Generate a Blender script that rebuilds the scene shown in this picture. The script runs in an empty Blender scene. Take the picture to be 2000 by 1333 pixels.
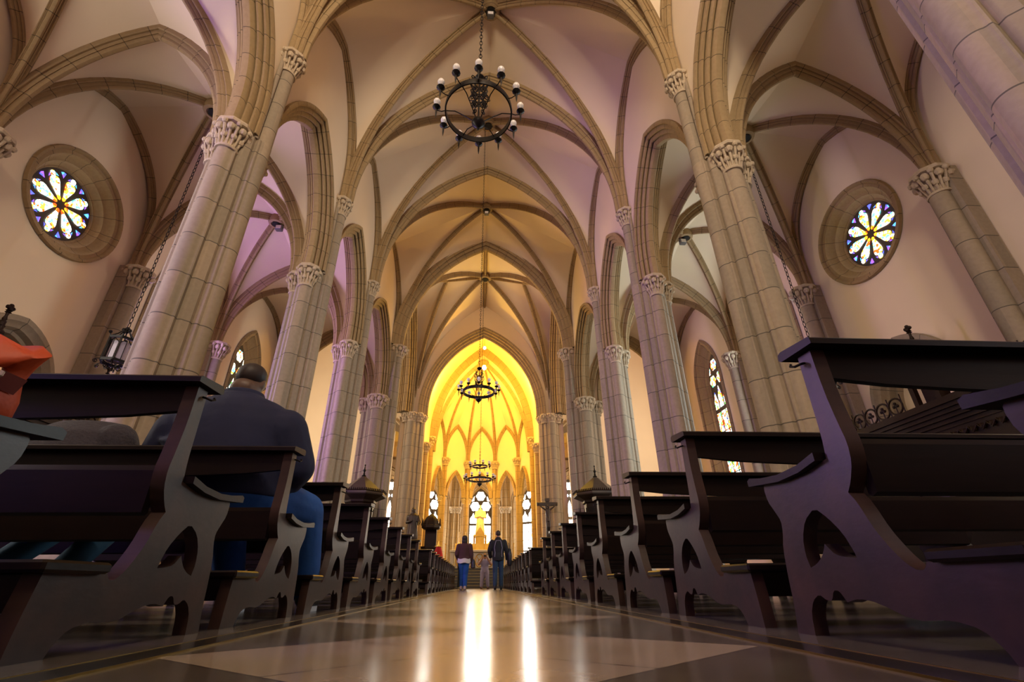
import bpy, math, random
from math import sin, cos, pi, sqrt, radians, atan2
from mathutils import Vector, Matrix
from mathutils.geometry import tessellate_polygon
random.seed(7)
scn = bpy.context.scene
COL = scn.collection
S = 0.85                      # world units are laid out on a pew grid, then brought to metres

# ------------------------------------------------------------------ camera
FPX = 917.4
cam = bpy.data.cameras.new('camera')
cam.sensor_width = 36.0
cam.lens = 36.0 * FPX / 2000.0
cam.clip_start = 0.02
cam.clip_end = 300
camo = bpy.data.objects.new('camera', cam)
COL.objects.link(camo)
MW = (Matrix.Translation((0, 0, 0.18)) @ Matrix.Rotation(radians(-3.85), 4, 'Z')
                     @ Matrix.Rotation(radians(90 + 27.4), 4, 'X') @ Matrix.Rotation(radians(-0.6), 4, 'Z'))
camo.location = MW.to_translation(); camo.rotation_euler = MW.to_euler()
scn.camera = camo

# ------------------------------------------------------------------ sky, exposure
w = bpy.data.worlds.new('sky'); scn.world = w; w.use_nodes = True
w.node_tree.nodes['Background'].inputs[0].default_value = (0.75, 0.85, 1.0, 1)
w.node_tree.nodes['Background'].inputs[1].default_value = 0.2
scn.view_settings.view_transform = 'Standard'
scn.view_settings.look = 'None'
scn.view_settings.gamma = 1
scn.view_settings.use_curve_mapping = False
scn.view_settings.exposure = 1.05
scn.cycles.max_bounces = 7
scn.cycles.diffuse_bounces = 5
scn.cycles.glossy_bounces = 3
scn.cycles.transmission_bounces = 2
scn.cycles.transparent_max_bounces = 6
scn.cycles.sample_clamp_indirect = 6.0
scn.cycles.caustics_reflective = False
scn.cycles.caustics_refractive = False

# ------------------------------------------------------------------ lamps (positions in layout units)
def light(name, typ, loc, energy, color, size=0.3, aim=None, angle=40, blend=0.5):
    l = bpy.data.lights.new(name, typ)
    l.energy = energy * S * S
    l.color = color
    if typ == 'POINT': l.shadow_soft_size = size * S
    if typ == 'SPOT':
        l.shadow_soft_size = size * S
        l.spot_size = radians(angle); l.spot_blend = blend
    o = bpy.data.objects.new(name, l)
    COL.objects.link(o)
    o.location = loc
    if aim is not None:
        d = Vector(aim) - Vector(loc)
        o.rotation_euler = d.to_track_quat('-Z', 'Y').to_euler()
    return o
YEL = (1.0, 0.52, 0.01)
for sx in (-1, 1):
    light('choir_floodlight', 'POINT', (sx * 2.6, 30.9, 12.9), 430, (1.0, 0.60, 0.05), 0.25)
light('apse_floodlight', 'POINT', (0, 33.0, 13.4), 210, YEL, 0.3)
light('apse_uplight', 'POINT', (0, 35.0, 6.0), 190, (1.0, 0.58, 0.08), 0.4)
for sx in (-1, 1):
    light('ambulatory_lamp', 'POINT', (sx * 6.6, 33.6, 6.5), 160, (1.0, 0.7, 0.1), 0.3)

# ------------------------------------------------------------------ materials
def new_mat(name):
    m = bpy.data.materials.new(name); m.use_nodes = True
    nt = m.node_tree
    return m, nt, nt.nodes['Principled BSDF']
def N(nt, t, **kw):
    n = nt.nodes.new(t)
    for k, v in kw.items(): setattr(n, k, v)
    return n
def math_n(nt, op, a, b=None):
    n = N(nt, 'ShaderNodeMath', operation=op)
    for i, v in enumerate((a, b)):
        if v is None: continue
        if isinstance(v, (int, float)): n.inputs[i].default_value = v
        else: nt.links.new(v, n.inputs[i])
    return n.outputs[0]
def mixc(nt, fac, a, b, mode='MIX'):
    n = N(nt, 'ShaderNodeMix', data_type='RGBA', blend_type=mode)
    for s, v in ((n.inputs[0], fac), (n.inputs[6], a), (n.inputs[7], b)):
        if isinstance(v, (int, float)): s.default_value = v
        elif isinstance(v, tuple): s.default_value = v if len(v) == 4 else v + (1,)
        else: nt.links.new(v, s)
    return n.outputs[2]
def noise(nt, scale, detail=3, coord='Object', rough=0.5):
    tc = N(nt, 'ShaderNodeTexCoord'); nz = N(nt, 'ShaderNodeTexNoise')
    nz.inputs['Scale'].default_value = scale; nz.inputs['Detail'].default_value = detail
    nz.inputs['Roughness'].default_value = rough
    nt.links.new(tc.outputs[coord], nz.inputs['Vector'])
    return nz.outputs['Fac']
def simple(name, col, rough=0.6, metal=0.0, var=0.0, scale=6.0, bump=0.0, spec=0.5):
    m, nt, b = new_mat(name)
    b.inputs['Roughness'].default_value = rough
    b.inputs['Metallic'].default_value = metal
    b.inputs['Specular IOR Level'].default_value = spec
    if var > 0 or bump > 0:
        f = noise(nt, scale)
        c = mixc(nt, f, tuple(x * (1 - var) for x in col), tuple(min(1, x * (1 + var)) for x in col))
        nt.links.new(c, b.inputs['Base Color'])
        if bump > 0:
            bp = N(nt, 'ShaderNodeBump'); bp.inputs['Strength'].default_value = bump; bp.inputs['Distance'].default_value = 0.02
            nt.links.new(f, bp.inputs['Height']); nt.links.new(bp.outputs[0], b.inputs['Normal'])
    else:
        b.inputs['Base Color'].default_value = tuple(col) + (1,)
    return m
def stone(name, col, col2, course=0.62, joint=0.018):
    m, nt, b = new_mat(name)
    b.inputs['Roughness'].default_value = 0.8
    uv = N(nt, 'ShaderNodeUVMap'); sp = N(nt, 'ShaderNodeSeparateXYZ')
    nt.links.new(uv.outputs[0], sp.inputs[0])
    u = math_n(nt, 'DIVIDE', sp.outputs[0], course)
    fl = math_n(nt, 'FLOOR', u)
    fr = math_n(nt, 'FRACT', u)
    jm = math_n(nt, 'LESS_THAN', fr, joint / course)
    cell = math_n(nt, 'FLOOR', math_n(nt, 'DIVIDE', sp.outputs[1], 0.22))
    cb = N(nt, 'ShaderNodeCombineXYZ'); nt.links.new(fl, cb.inputs[0]); nt.links.new(cell, cb.inputs[1])
    wn = N(nt, 'ShaderNodeTexWhiteNoise'); nt.links.new(cb.outputs[0], wn.inputs['Vector'])
    c = mixc(nt, wn.outputs['Value'], col, col2)
    nz = noise(nt, 14, 4)
    c = mixc(nt, 0.35, c, mixc(nt, nz, (0.15, 0.12, 0.09), (0.85, 0.8, 0.75)), 'SOFT_LIGHT')
    c = mixc(nt, jm, c, tuple(x * 0.35 for x in col))
    nt.links.new(c, b.inputs['Base Color'])
    bp = N(nt, 'ShaderNodeBump'); bp.inputs['Strength'].default_value = 0.25; bp.inputs['Distance'].default_value = 0.01
    nt.links.new(nz, bp.inputs['Height']); nt.links.new(bp.outputs[0], b.inputs['Normal'])
    return m
M = {}
M['plaster'] = simple('cream_plaster', (0.80, 0.655, 0.47), 0.9, var=0.05, scale=0.9)
M['rib'] = stone('rib_stone', (0.31, 0.215, 0.105), (0.35, 0.25, 0.13))
M['pier'] = stone('pier_stone', (0.27, 0.225, 0.165), (0.36, 0.285, 0.205), 0.78)
M['cap'] = simple('carved_stone', (0.50, 0.40, 0.28), 0.85, var=0.25, scale=20, bump=0.4)
M['iron'] = simple('black_iron', (0.012, 0.010, 0.010), 0.42, 0.6, var=0.3, scale=30)
M['bulb'] = simple('bulb_glass', (0.86, 0.82, 0.82), 0.12)
M['brass'] = simple('brass', (0.30, 0.19, 0.05), 0.35, 1.0)
M['lamp_grey'] = simple('lamp_housing', (0.10, 0.09, 0.08), 0.5)
M['gold'] = simple('gilt', (0.75, 0.48, 0.09), 0.35, 0.7, var=0.2)
M['marble_white'] = simple('white_marble', (0.72, 0.70, 0.68), 0.35, var=0.08, scale=4)
M['step'] = simple('step_stone', (0.085, 0.083, 0.085), 0.6, var=0.15, scale=5)
M['bronze'] = simple('dark_bronze', (0.045, 0.032, 0.028), 0.4, 0.5, var=0.3, scale=10)
M['red_cloth'] = simple('red_cloth', (0.45, 0.01, 0.02), 0.8)
M['white_paint'] = simple('white_card', (0.75, 0.73, 0.7), 0.6)
M['hole_shade'] = simple('painted_hole_shade', (0.01, 0.008, 0.006), 0.9)  # near-black colour standing in for shade inside the boss holes
M['tracery'] = simple('tracery_stone', (0.06, 0.045, 0.035), 0.8, var=0.2, scale=9)
def wood(name, c1, c2, rough, scale=1.0, spec=0.2, worn=0.35, wc=None):
    m, nt, b = new_mat(name)
    tc = N(nt, 'ShaderNodeTexCoord'); mp = N(nt, 'ShaderNodeMapping')
    mp.inputs['Scale'].default_value = (3 * scale, 14 * scale, 30 * scale)
    nt.links.new(tc.outputs['Object'], mp.inputs[0])
    nz = N(nt, 'ShaderNodeTexNoise'); nz.inputs['Scale'].default_value = 1.6; nz.inputs['Detail'].default_value = 5
    nt.links.new(mp.outputs[0], nz.inputs['Vector'])
    wear = noise(nt, 5.0, 3)
    c = mixc(nt, nz.outputs['Fac'], c1, c2)
    c = mixc(nt, math_n(nt, 'MULTIPLY', math_n(nt, 'POWER', wear, 2.0), worn), c, wc or tuple(min(1, x * 2.2) for x in c2))
    nt.links.new(c, b.inputs['Base Color'])
    b.inputs['Roughness'].default_value = rough
    b.inputs['Specular IOR Level'].default_value = spec
    bp = N(nt, 'ShaderNodeBump'); bp.inputs['Strength'].default_value = 0.12; bp.inputs['Distance'].default_value = 0.004
    nt.links.new(nz.outputs['Fac'], bp.inputs['Height']); nt.links.new(bp.outputs[0], b.inputs['Normal'])
    return m
M['wood'] = wood('pew_wood', (0.003, 0.0018, 0.0014), (0.009, 0.004, 0.003), 0.36)
M['wood_end'] = wood('worn_pew_wood', (0.006, 0.0042, 0.0042), (0.028, 0.019, 0.018), 0.36, 1.0, 0.32, 1.6, (0.060, 0.027, 0.019))
M['wood_red'] = wood('carved_wood', (0.010, 0.0045, 0.003), (0.024, 0.010, 0.006), 0.45)
def glass(name, palette, strength, scale=9.0):
    """lit stained glass: cells of colour with daylight behind them"""
    m = bpy.data.materials.new(name); m.use_nodes = True
    nt = m.node_tree; nt.nodes.remove(nt.nodes['Principled BSDF'])
    out = nt.nodes['Material Output']
    em = N(nt, 'ShaderNodeEmission'); em.inputs[1].default_value = strength
    tc = N(nt, 'ShaderNodeTexCoord')
    vo = N(nt, 'ShaderNodeTexVoronoi'); vo.inputs['Scale'].default_value = scale
    nt.links.new(tc.outputs['Object'], vo.inputs['Vector'])
    sp = N(nt, 'ShaderNodeSeparateColor'); nt.links.new(vo.outputs['Color'], sp.inputs[0])
    rp = N(nt, 'ShaderNodeValToRGB'); rp.color_ramp.interpolation = 'CONSTANT'
    el = rp.color_ramp.elements
    tot = sum(p[1] for p in palette); acc = 0
    for i, (c, wt_) in enumerate(palette):
        e = el[0] if i == 0 else (el[1] if i == 1 else el.new(acc / tot))
        e.position = acc / tot; e.color = tuple(c) + (1,)
        acc += wt_
    nt.links.new(sp.outputs[0], rp.inputs[0])
    nt.links.new(rp.outputs[0], em.inputs[0]); nt.links.new(em.outputs[0], out.inputs[0])
    return m
WHT = (1, 0.90, 0.76); YLW = (1, 0.62, 0.04); RED = (0.9, 0.08, 0.01); CYN = (0.12, 0.75, 0.8); GRN = (0.1, 0.5, 0.08); BLU = (0.05, 0.1, 0.9); VIO = (0.3, 0.1, 0.9); PEA = (1, 0.8, 0.55)
LW = 9.0
M['g_rose'] = glass('rose_glass', [(WHT, 3.6), (PEA, 1.2), (YLW, 1.9), (CYN, 1.5), ((0.8, 1, 0.9), 1.0), (RED, 0.9)], LW * .22, 15)
M['g_orange'] = glass('orange_glass', [((1, 0.4, 0.02), 1), (RED, 0.8)], LW * 0.16, 9)
M['g_blue'] = glass('blue_glass', [((0.1, 0.12, 1), 1.4), (VIO, 1), ((0.1, 0.5, 1), 1)], LW * 0.13, 9)
M['g_lancet'] = glass('lancet_glass', [(WHT, 4.5), (PEA, 2), (YLW, 2.0), (RED, 1.5), (CYN, 0.7), (GRN, 0.6), (BLU, 0.45)], LW * .22, 10)
M['g_clear'] = glass('pale_glass', [(WHT, 9), ((0.85, 0.92, 1), 3), (PEA, 1), (YLW, 0.25)], LW * 1.1, 4)
M['g_purple'] = glass('violet_glass', [((0.42, 0.20, 1.0), 4), (WHT, 1.5), ((0.6, 0.28, 1.0), 2)], LW * 2.5, 6)
M['g_cool'] = glass('cool_glass', [((0.78, 0.95, 1.0), 4), (WHT, 2), ((0.5, 0.8, 1), 1)], LW * 1.9, 6)
M['g_day'] = glass('daylight_glass', [(WHT, 9), ((1, 0.92, 0.82), 3)], LW * 1.25, 3)
M['g_transept_light'] = glass('added_transept_light_glass', [(PEA, 4), (WHT, 2)], LW * 0.6, 3)  # glow of the unseen windows added in the transept ends
M['g_violet'] = glass('deep_violet_glass', [((0.25, 0.15, 1.0), 4), ((0.5, 0.3, 0.9), 2)], LW * 2.3, 6)
M['g_westlight'] = glass('added_west_light_glass', [(PEA, 6), (WHT, 3)], LW * 4, 5)  # glow of the round window added behind the camera for the vault
M['g_blue_west'] = glass('dim_blue_glass', [((0.6, 0.75, 1.0), 5), (WHT, 2)], LW * 0.3, 5)
M['g_west'] = glass('dim_west_glass', [(WHT, 9), ((0.7, 0.6, 1.0), 3)], LW * 0.12, 3)
def lamp_mat(name, col, s):
    m = bpy.data.materials.new(name); m.use_nodes = True
    nt = m.node_tree; nt.nodes.remove(nt.nodes['Principled BSDF'])
    em = N(nt, 'ShaderNodeEmission'); em.inputs[0].default_value = col + (1,); em.inputs[1].default_value = s
    nt.links.new(em.outputs[0], nt.nodes['Material Output'].inputs[0])
    return m
M['lamp_on'] = lamp_mat('lit_lamp', (1, 0.85, 0.35), 60)
def floor_mat():
    m, nt, b = new_mat('polished_marble_floor')
    tc = N(nt, 'ShaderNodeTexCoord'); sp = N(nt, 'ShaderNodeSeparateXYZ'); nt.links.new(tc.outputs['Object'], sp.inputs[0])
    ax = math_n(nt, 'ABSOLUTE', math_n(nt, 'SUBTRACT', sp.outputs[0], -0.03))
    AW = 0.92
    fy = math_n(nt, 'ABSOLUTE', math_n(nt, 'SUBTRACT', math_n(nt, 'FRACT', math_n(nt, 'DIVIDE', math_n(nt, 'ADD', sp.outputs[1], 0.62), 1.55)), 0.5))
    d = math_n(nt, 'ADD', math_n(nt, 'DIVIDE', ax, AW), math_n(nt, 'MULTIPLY', fy, 2.0))
    dark = math_n(nt, 'GREATER_THAN', d, 1.0)
    # slab joints: diamond edges and the cross through the middle of each diamond
    je = math_n(nt, 'LESS_THAN', math_n(nt, 'ABSOLUTE', math_n(nt, 'SUBTRACT', d, 1.0)), 0.006)
    jx = math_n(nt, 'LESS_THAN', math_n(nt, 'ABSOLUTE', math_n(nt, 'SUBTRACT', math_n(nt, 'DIVIDE', ax, AW), math_n(nt, 'MULTIPLY', fy, 2.0))), 0.006)
    nz = noise(nt, 2.2, 6, rough=0.65)
    lc = mixc(nt, nz, (0.20, 0.155, 0.11), (0.36, 0.29, 0.21))
    dc = mixc(nt, nz, (0.045, 0.035, 0.028), (0.10, 0.08, 0.06))
    c = mixc(nt, dark, lc, dc)
    c = mixc(nt, math_n(nt, 'MAXIMUM', je, jx), c, (0.03, 0.022, 0.018))
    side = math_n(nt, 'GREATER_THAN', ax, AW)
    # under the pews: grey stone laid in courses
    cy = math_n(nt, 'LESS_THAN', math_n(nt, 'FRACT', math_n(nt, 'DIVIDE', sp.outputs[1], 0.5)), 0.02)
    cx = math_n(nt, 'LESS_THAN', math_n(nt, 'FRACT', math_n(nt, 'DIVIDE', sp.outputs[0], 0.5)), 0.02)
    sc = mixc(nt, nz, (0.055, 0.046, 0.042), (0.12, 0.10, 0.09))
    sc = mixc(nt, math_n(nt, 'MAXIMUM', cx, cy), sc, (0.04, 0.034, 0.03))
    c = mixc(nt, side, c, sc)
    nt.links.new(c, b.inputs['Base Color'])
    r = math_n(nt, 'ADD', math_n(nt, 'MULTIPLY', nz, 0.10), 0.14)
    nt.links.new(r, b.inputs['Roughness'])
    bp = N(nt, 'ShaderNodeBump'); bp.inputs['Strength'].default_value = 0.05; bp.inputs['Distance'].default_value = 0.01
    n2 = noise(nt, 5.0, 2)
    nt.links.new(n2, bp.inputs['Height']); nt.links.new(bp.outputs[0], b.inputs['Normal'])
    return m
M['floor'] = floor_mat()
M['strip'] = simple('dark_border_stone', (0.02, 0.016, 0.014), 0.22, var=0.3, scale=4)

# ------------------------------------------------------------------ mesh helpers
class MB:
    def __init__(s): s.v = []; s.f = []; s.uv = []
    def add(s, vs, fs, uvs=None):
        o = len(s.v); s.v += [tuple(p) for p in vs]
        for k, f in enumerate(fs):
            s.f.append([i + o for i in f])
            s.uv.append([uvs[i] for i in f] if uvs else [(vs[i][2], vs[i][0] + vs[i][1]) for i in f])
        return s
    def build(s, name, mat, parent=None, smooth=True, ang=0.6):
        me = bpy.data.meshes.new(name)
        me.from_pydata(s.v, [], s.f)
        ul = me.uv_layers.new(name='UVMap')
        flat = []
        for q in s.uv:
            for a, b in q: flat += (a, b)
        ul.data.foreach_set('uv', flat)
        me.materials.append(mat if not isinstance(mat, str) else M[mat])
        if smooth:
            me.shade_smooth(); me.set_sharp_from_angle(angle=ang)
        me.update()
        o = bpy.data.objects.new(name, me); COL.objects.link(o)
        if parent is not None: o.parent = parent
        return o
def grid(mb, rows, closed=False, uvs=None, cap=False):
    n = len(rows); m = len(rows[0]); vs = [p for r in rows for p in r]; fs = []
    for i in range(n - 1):
        for j in range(m if closed else m - 1):
            k = (j + 1) % m
            fs.append((i * m + j, i * m + k, (i + 1) * m + k, (i + 1) * m + j))
    if cap and closed:
        fs.append(tuple(range(m))[::-1]); fs.append(tuple((n - 1) * m + j for j in range(m)))
    mb.add(vs, fs, [u for r in uvs for u in r] if uvs else None)
def sweep(mb, path, normals, binorm, profile, closed=True, cap=False):
    """profile points (w,d): w along binormal, d along the normal"""
    rows = []; uvs = []; L = 0
    per = [0]
    for k in range(1, len(profile)):
        per.append(per[-1] + sqrt((profile[k][0] - profile[k - 1][0]) ** 2 + (profile[k][1] - profile[k - 1][1]) ** 2))
    for i, p in enumerate(path):
        if i: L += (Vector(p) - Vector(path[i - 1])).length
        nn = normals[i]; bb = binorm if not isinstance(binorm, list) else binorm[i]
        rows.append([Vector(p) + bb * a + nn * d for a, d in profile])
        uvs.append([(L, q) for q in per])
    grid(mb, rows, closed, uvs, cap)
def box(mb, x0, y0, z0, x1, y1, z1):
    vs = [(x, y, z) for z in (z0, z1) for y in (y0, y1) for x in (x0, x1)]
    mb.add(vs, [(0, 2, 3, 1), (4, 5, 7, 6), (0, 1, 5, 4), (2, 6, 7, 3), (0, 4, 6, 2), (1, 3, 7, 5)])
def bevel_box(mb, x0, y0, z0, x1, y1, z1, b=0.01):
    """box with chamfered long edges all round"""
    def ring(i, z): return [(x0 + i + b, y0 + i, z), (x1 - i - b, y0 + i, z), (x1 - i, y0 + i + b, z), (x1 - i, y1 - i - b, z), (x1 - i - b, y1 - i, z), (x0 + i + b, y1 - i, z), (x0 + i, y1 - i - b, z), (x0 + i, y0 + i + b, z)]
    grid(mb, [ring(b, z0), ring(0, z0 + b), ring(0, z1 - b), ring(b, z1)], True, cap=True)
def lathe(mb, prof, c=(0, 0, 0), n=16, rot=0.0):
    rows = [[(c[0] + r * cos(rot + 2 * pi * j / n), c[1] + r * sin(rot + 2 * pi * j / n), c[2] + z) for j in range(n)] for r, z in prof]
    grid(mb, rows, True, cap=True)
def tube(mb, pts, r, n=8, cap=True):
    """round bar along a polyline; r number or list"""
    pts = [Vector(p) for p in pts]; rows = []
    ref = None
    for i, p in enumerate(pts):
        t = (pts[min(i + 1, len(pts) - 1)] - pts[max(i - 1, 0)]).normalized()
        if ref is None:
            ref = Vector((0, 0, 1)) if abs(t.z) < 0.9 else Vector((1, 0, 0))
        a = t.cross(ref)
        if a.length < 1e-4: a = t.cross(Vector((0.3, 0.9, 0.1)))
        a.normalize(); b = t.cross(a); ref = -b if False else ref
        rr = r[i] if isinstance(r, (list, tuple)) else r
        rows.append([p + (a * cos(2 * pi * j / n) + b * sin(2 * pi * j / n)) * rr for j in range(n)])
    grid(mb, rows, True, cap=cap)
def ball(mb, c, r, n=10, m=7, sc=(1, 1, 1)):
    rows = []
    for i in range(m + 1):
        t = pi * i / m
        rr = max(0.004, sin(t))
        rows.append([(c[0] + r * sc[0] * rr * cos(2 * pi * j / n), c[1] + r * sc[1] * rr * sin(2 * pi * j / n), c[2] - r * sc[2] * cos(t)) for j in range(n)])
    grid(mb, rows, True, cap=True)
def extrude(mb, loops, fn, t0, t1):
    """flat outline with holes -> slab; fn(a,b,t) gives the 3D point"""
    tri = tessellate_polygon([[Vector((a, b, 0)) for a, b in lp] for lp in loops])
    flat = [p for lp in loops for p in lp]
    for t in (t0, t1):
        mb.add([fn(a, b, t) for a, b in flat], tri)
    for lp in loops:
        n = len(lp)
        mb.add([fn(a, b, t0) for a, b in lp] + [fn(a, b, t1) for a, b in lp], [(i, (i + 1) % n, n + (i + 1) % n, n + i) for i in range(n)])
def chaikin(p, k=1):
    for _ in range(k):
        q = []
        for i in range(len(p)):
            a = p[i]; b = p[(i + 1) % len(p)]
            q += [(a[0] * .75 + b[0] * .25, a[1] * .75 + b[1] * .25), (a[0] * .25 + b[0] * .75, a[1] * .25 + b[1] * .75)]
        p = q
    return p
def empty(name, loc, label=None, cat=None, group=None, kind=None, rz=0):
    o = bpy.data.objects.new(name, None); COL.objects.link(o)
    o.location = loc; o.rotation_euler = (0, 0, rz); o.empty_display_size = 0.2
    return tag(o, label, cat, group, kind)
def tag(o, label=None, cat=None, group=None, kind=None):
    if label: o['label'] = label
    if cat: o['category'] = cat
    if group: o['group'] = group
    if kind: o['kind'] = kind
    return o
def struct(o, label, cat): return tag(o, label, cat, None, 'structure')
def copy_tree(o, parent=None):
    c = o.copy(); COL.objects.link(c)
    if parent is not None: c.parent = parent
    for ch in list(o.children): copy_tree(ch, c)
    return c

# ------------------------------------------------------------------ arch geometry
def arc(p0, p1, stilt=0.0, n=14):
    """half of a pointed arch from the springing p0 up to the apex p1"""
    p0 = Vector(p0); p1 = Vector(p1)
    h = Vector((p1.x - p0.x, p1.y - p0.y, 0)); D = h.length; h.normalize()
    R = p1.z - p0.z - stilt
    r = max((R * R + D * D) / (2 * D), R)
    pts = []
    tot = R + stilt
    for i in range(n + 1):
        t = i / n
        z = tot * (1 - (1 - t) ** 1.5)
        zz = max(0.0, z - stilt)
        u = r - sqrt(max(0.0, r * r - zz * zz))
        if i == n: u = D
        pts.append(p0 + h * u + Vector((0, 0, z)))
    return pts
def frame(pts, h):
    """normals pointing to the inside (below) of a half arch; last one mitred to the apex plane"""
    nr = []
    for i in range(len(pts)):
        t = (pts[min(i + 1, len(pts) - 1)] - pts[max(i - 1, 0)]).normalized()
        hz = t.dot(h); vz = t.z
        n = (h * vz - Vector((0, 0, 1)) * hz)
        if i == len(pts) - 1:
            n = Vector((0, 0, -1)) / max(0.35, abs(n.z))
        nr.append(n)
    return nr
def rib(mb, p0, p1, prof, stilt=0.0, n=16, inset=0.0):
    pts = arc(p0, p1, stilt, n)
    h = Vector((p1[0] - p0[0], p1[1] - p0[1], 0)).normalized()
    b = h.cross(Vector((0, 0, 1)))
    sweep(mb, pts, frame(pts, h), b, prof, True, True)
def rprof(wd, dp):
    """rib: flat back, hollow chamfers and a roll between two sharp grooves"""
    half = [(wd, -.06), (wd, dp * .26), (wd * .86, dp * .34), (wd * .62, dp * .30), (wd * .60, dp * .58), (wd * .52, dp * .66), (wd * .40, dp * .62), (wd * .40, dp * .84), (wd * .22, dp * .98), (0, dp)]
    return [(-a, d) for a, d in half[:-1]] + half[::-1]
def arch_prof(wd, dp):
    """heavy moulded arch: orders of rolls parted by deep grooves, d measured inwards from the extrados"""
    half = [(wd, 0), (wd, dp * .16), (wd * .95, dp * .24), (wd * .86, dp * .24), (wd * .845, dp * .10), (wd * .81, dp * .10), (wd * .79, dp * .38), (wd * .74, dp * .47), (wd * .64, dp * .48), (wd * .60, dp * .42), (wd * .585, dp * .26), (wd * .55, dp * .26), (wd * .53, dp * .62), (wd * .47, dp * .71), (wd * .38, dp * .71), (wd * .345, dp * .64), (wd * .33, dp * .46), (wd * .295, dp * .46), (wd * .28, dp * .84), (wd * .18, dp * .97), (0, dp)]
    return [(-a, d) for a, d in half[:-1]] + half[::-1]
def web(mb, A, B, n=4):
    """ruled shell between two rib curves"""
    rows = []
    for i in range(len(A)):
        rows.append([A[i].lerp(B[i], j / n) for j in range(n + 1)])
    grid(mb, rows)

# ------------------------------------------------------------------ plan
ZN, ZA, WN, WC, WO = 11.1, 8.2, 4.60, 4.98, 9.9
YS = [-6.86, -2.24, 2.38, 7.0, 11.62, 16.24, 22.06]
WALLX = 10.2
RN = rprof(0.16, 0.32)
RD = rprof(0.13, 0.26)
RW = rprof(0.11, 0.17)
RA = rprof(0.15, 0.28)
RWN = rprof(0.15, 0.20)
RDA = rprof(0.11, 0.21)
NUM = ['first', 'second', 'third', 'fourth', 'fifth', 'sixth', 'seventh', 'eighth', 'ninth', 'tenth', 'eleventh', 'twelfth', 'thirteenth', 'fourteenth']
def vault_bay(name, c, z, boss, edges, label, profs, tier=None, bossr=0.34, bosskind='lamp'):
    """c: four corners (x,y) in ring order; edges: four (apex, stilt, prof or None)"""
    cell = MB(); 
    C = [Vector((q[0], q[1], z[i] if isinstance(z, (list, tuple)) else z)) for i, q in enumerate(c)]
    B = Vector(boss)
    dg = [arc(p, B) for p in C]
    for e in range(4):
        i, j = e, (e + 1) % 4
        apex, st, pf = edges[e]
        for k in (i, j):
            a = arc(C[k], apex, st)
            web(cell, a, dg[k])
    o = cell.build(name, 'plaster', ang=1.2)
    struct(o, label, 'ceiling')
    for p in C:
        m = MB(); rib(m, p, B, profs); m.build('diagonal_rib', 'rib', o)
    for e in range(4):
        apex, st, pf = edges[e]
        if pf is None: continue
        m = MB()
        rib(m, C[e], apex, pf, st); rib(m, C[(e + 1) % 4], apex, pf, st)
        m.build('edge_rib', 'rib', o)
    m = MB()
    lathe(m, [(bossr * .55, -.30), (bossr * .62, -.34), (bossr * .9, -.32), (bossr, -.22), (bossr, -.05), (bossr * .8, 0.06)], B, 16)
    bo = m.build('boss', 'rib', o)
    m = MB(); lathe(m, [(0.01, -.345), (bossr * .5, -.345), (bossr * .5, -.30), (.01, -.30)], B, 12); m.build('boss_hole_shade', 'hole_shade', bo)  # solid flat disc, the shade of a hole put into its colour
    return o
# nave
bayname = ['behind the camera', 'above the camera', 'over the nearest rows of pews', 'with the nearest chandelier', 'over the middle rows of pews', 'before the crossing']
for b in range(len(YS) - 1):
    y0, y1 = YS[b], YS[b + 1]; ym = (y0 + y1) / 2
    st = 1.0
    vault_bay('ceiling', [(-WN, y0), (WN, y0), (WN, y1), (-WN, y1)], ZN, (0, ym, 18.3),
              [((0, y0, 17.9), 0, RN if b == 0 else None), ((WN + .1, ym, 15.5), st, RWN), ((0, y1, 17.9), 0, RN if b < 5 else None), ((-WN - .1, ym, 15.5), st, RWN)],
              'cream ribbed nave vault %s' % bayname[b], RD)
# aisles
for sx in (-1, 1):
    sd = 'left' if sx < 0 else 'right'
    for b in range(len(YS) - 1):
        y0, y1 = YS[b], YS[b + 1]; ym = (y0 + y1) / 2
        xi, xo = sx * (WC + .45), sx * (WO + .15)
        xm = (xi + xo) / 2
        vault_bay('ceiling', [(xi, y0), (xo, y0), (xo, y1), (xi, y1)], ZA, (xm, ym, 12.4),
                  [((xm, y0, 11.9), 0, RA if b == 0 else None), ((xo + sx * .16, ym, 12.15), 1.1, RW), ((xm, y1, 11.9), 0, RA), ((xi - sx * .1, ym, 12.0), .8, None)],
                  'cream ribbed vault of the %s aisle, bay %s' % (sd, bayname[b].replace('chandelier', 'chandelier beside it')), RDA, bossr=0.30)

# ------------------------------------------------------------------ columns
def pier_outline(R=1.0, n=144):
    shapes = []
    out = []
    for k in range(n):
        a = 2 * pi * (k + .25) / n; d = (cos(a), sin(a)); r = 0.05
        # square core with chamfered corners
        rs = 0.43 / max(abs(d[0]), abs(d[1]))
        rd = 0.53 / ((abs(d[0]) + abs(d[1])) / sqrt(2))
        r = max(r, min(rs, rd))
        for q in range(4):
            c = (0.50 * cos(q * pi / 2), 0.50 * sin(q * pi / 2))
            pr = d[0] * c[0] + d[1] * c[1]; disc = pr * pr - (0.25 - 0.205 ** 2)
            if disc > 0 and pr > 0: r = max(r, pr + sqrt(disc))
            for s2 in (-1, 1):
                aa = q * pi / 2 + pi / 4 + s2 * 0.40
                c2 = (0.545 * cos(aa), 0.545 * sin(aa))
                pr = d[0] * c2[0] + d[1] * c2[1]; disc = pr * pr - (0.545 ** 2 - 0.055 ** 2)
                if disc > 0 and pr > 0: r = max(r, pr + sqrt(disc))
        out.append((r * R * d[0], r * R * d[1]))
    return out
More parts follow.
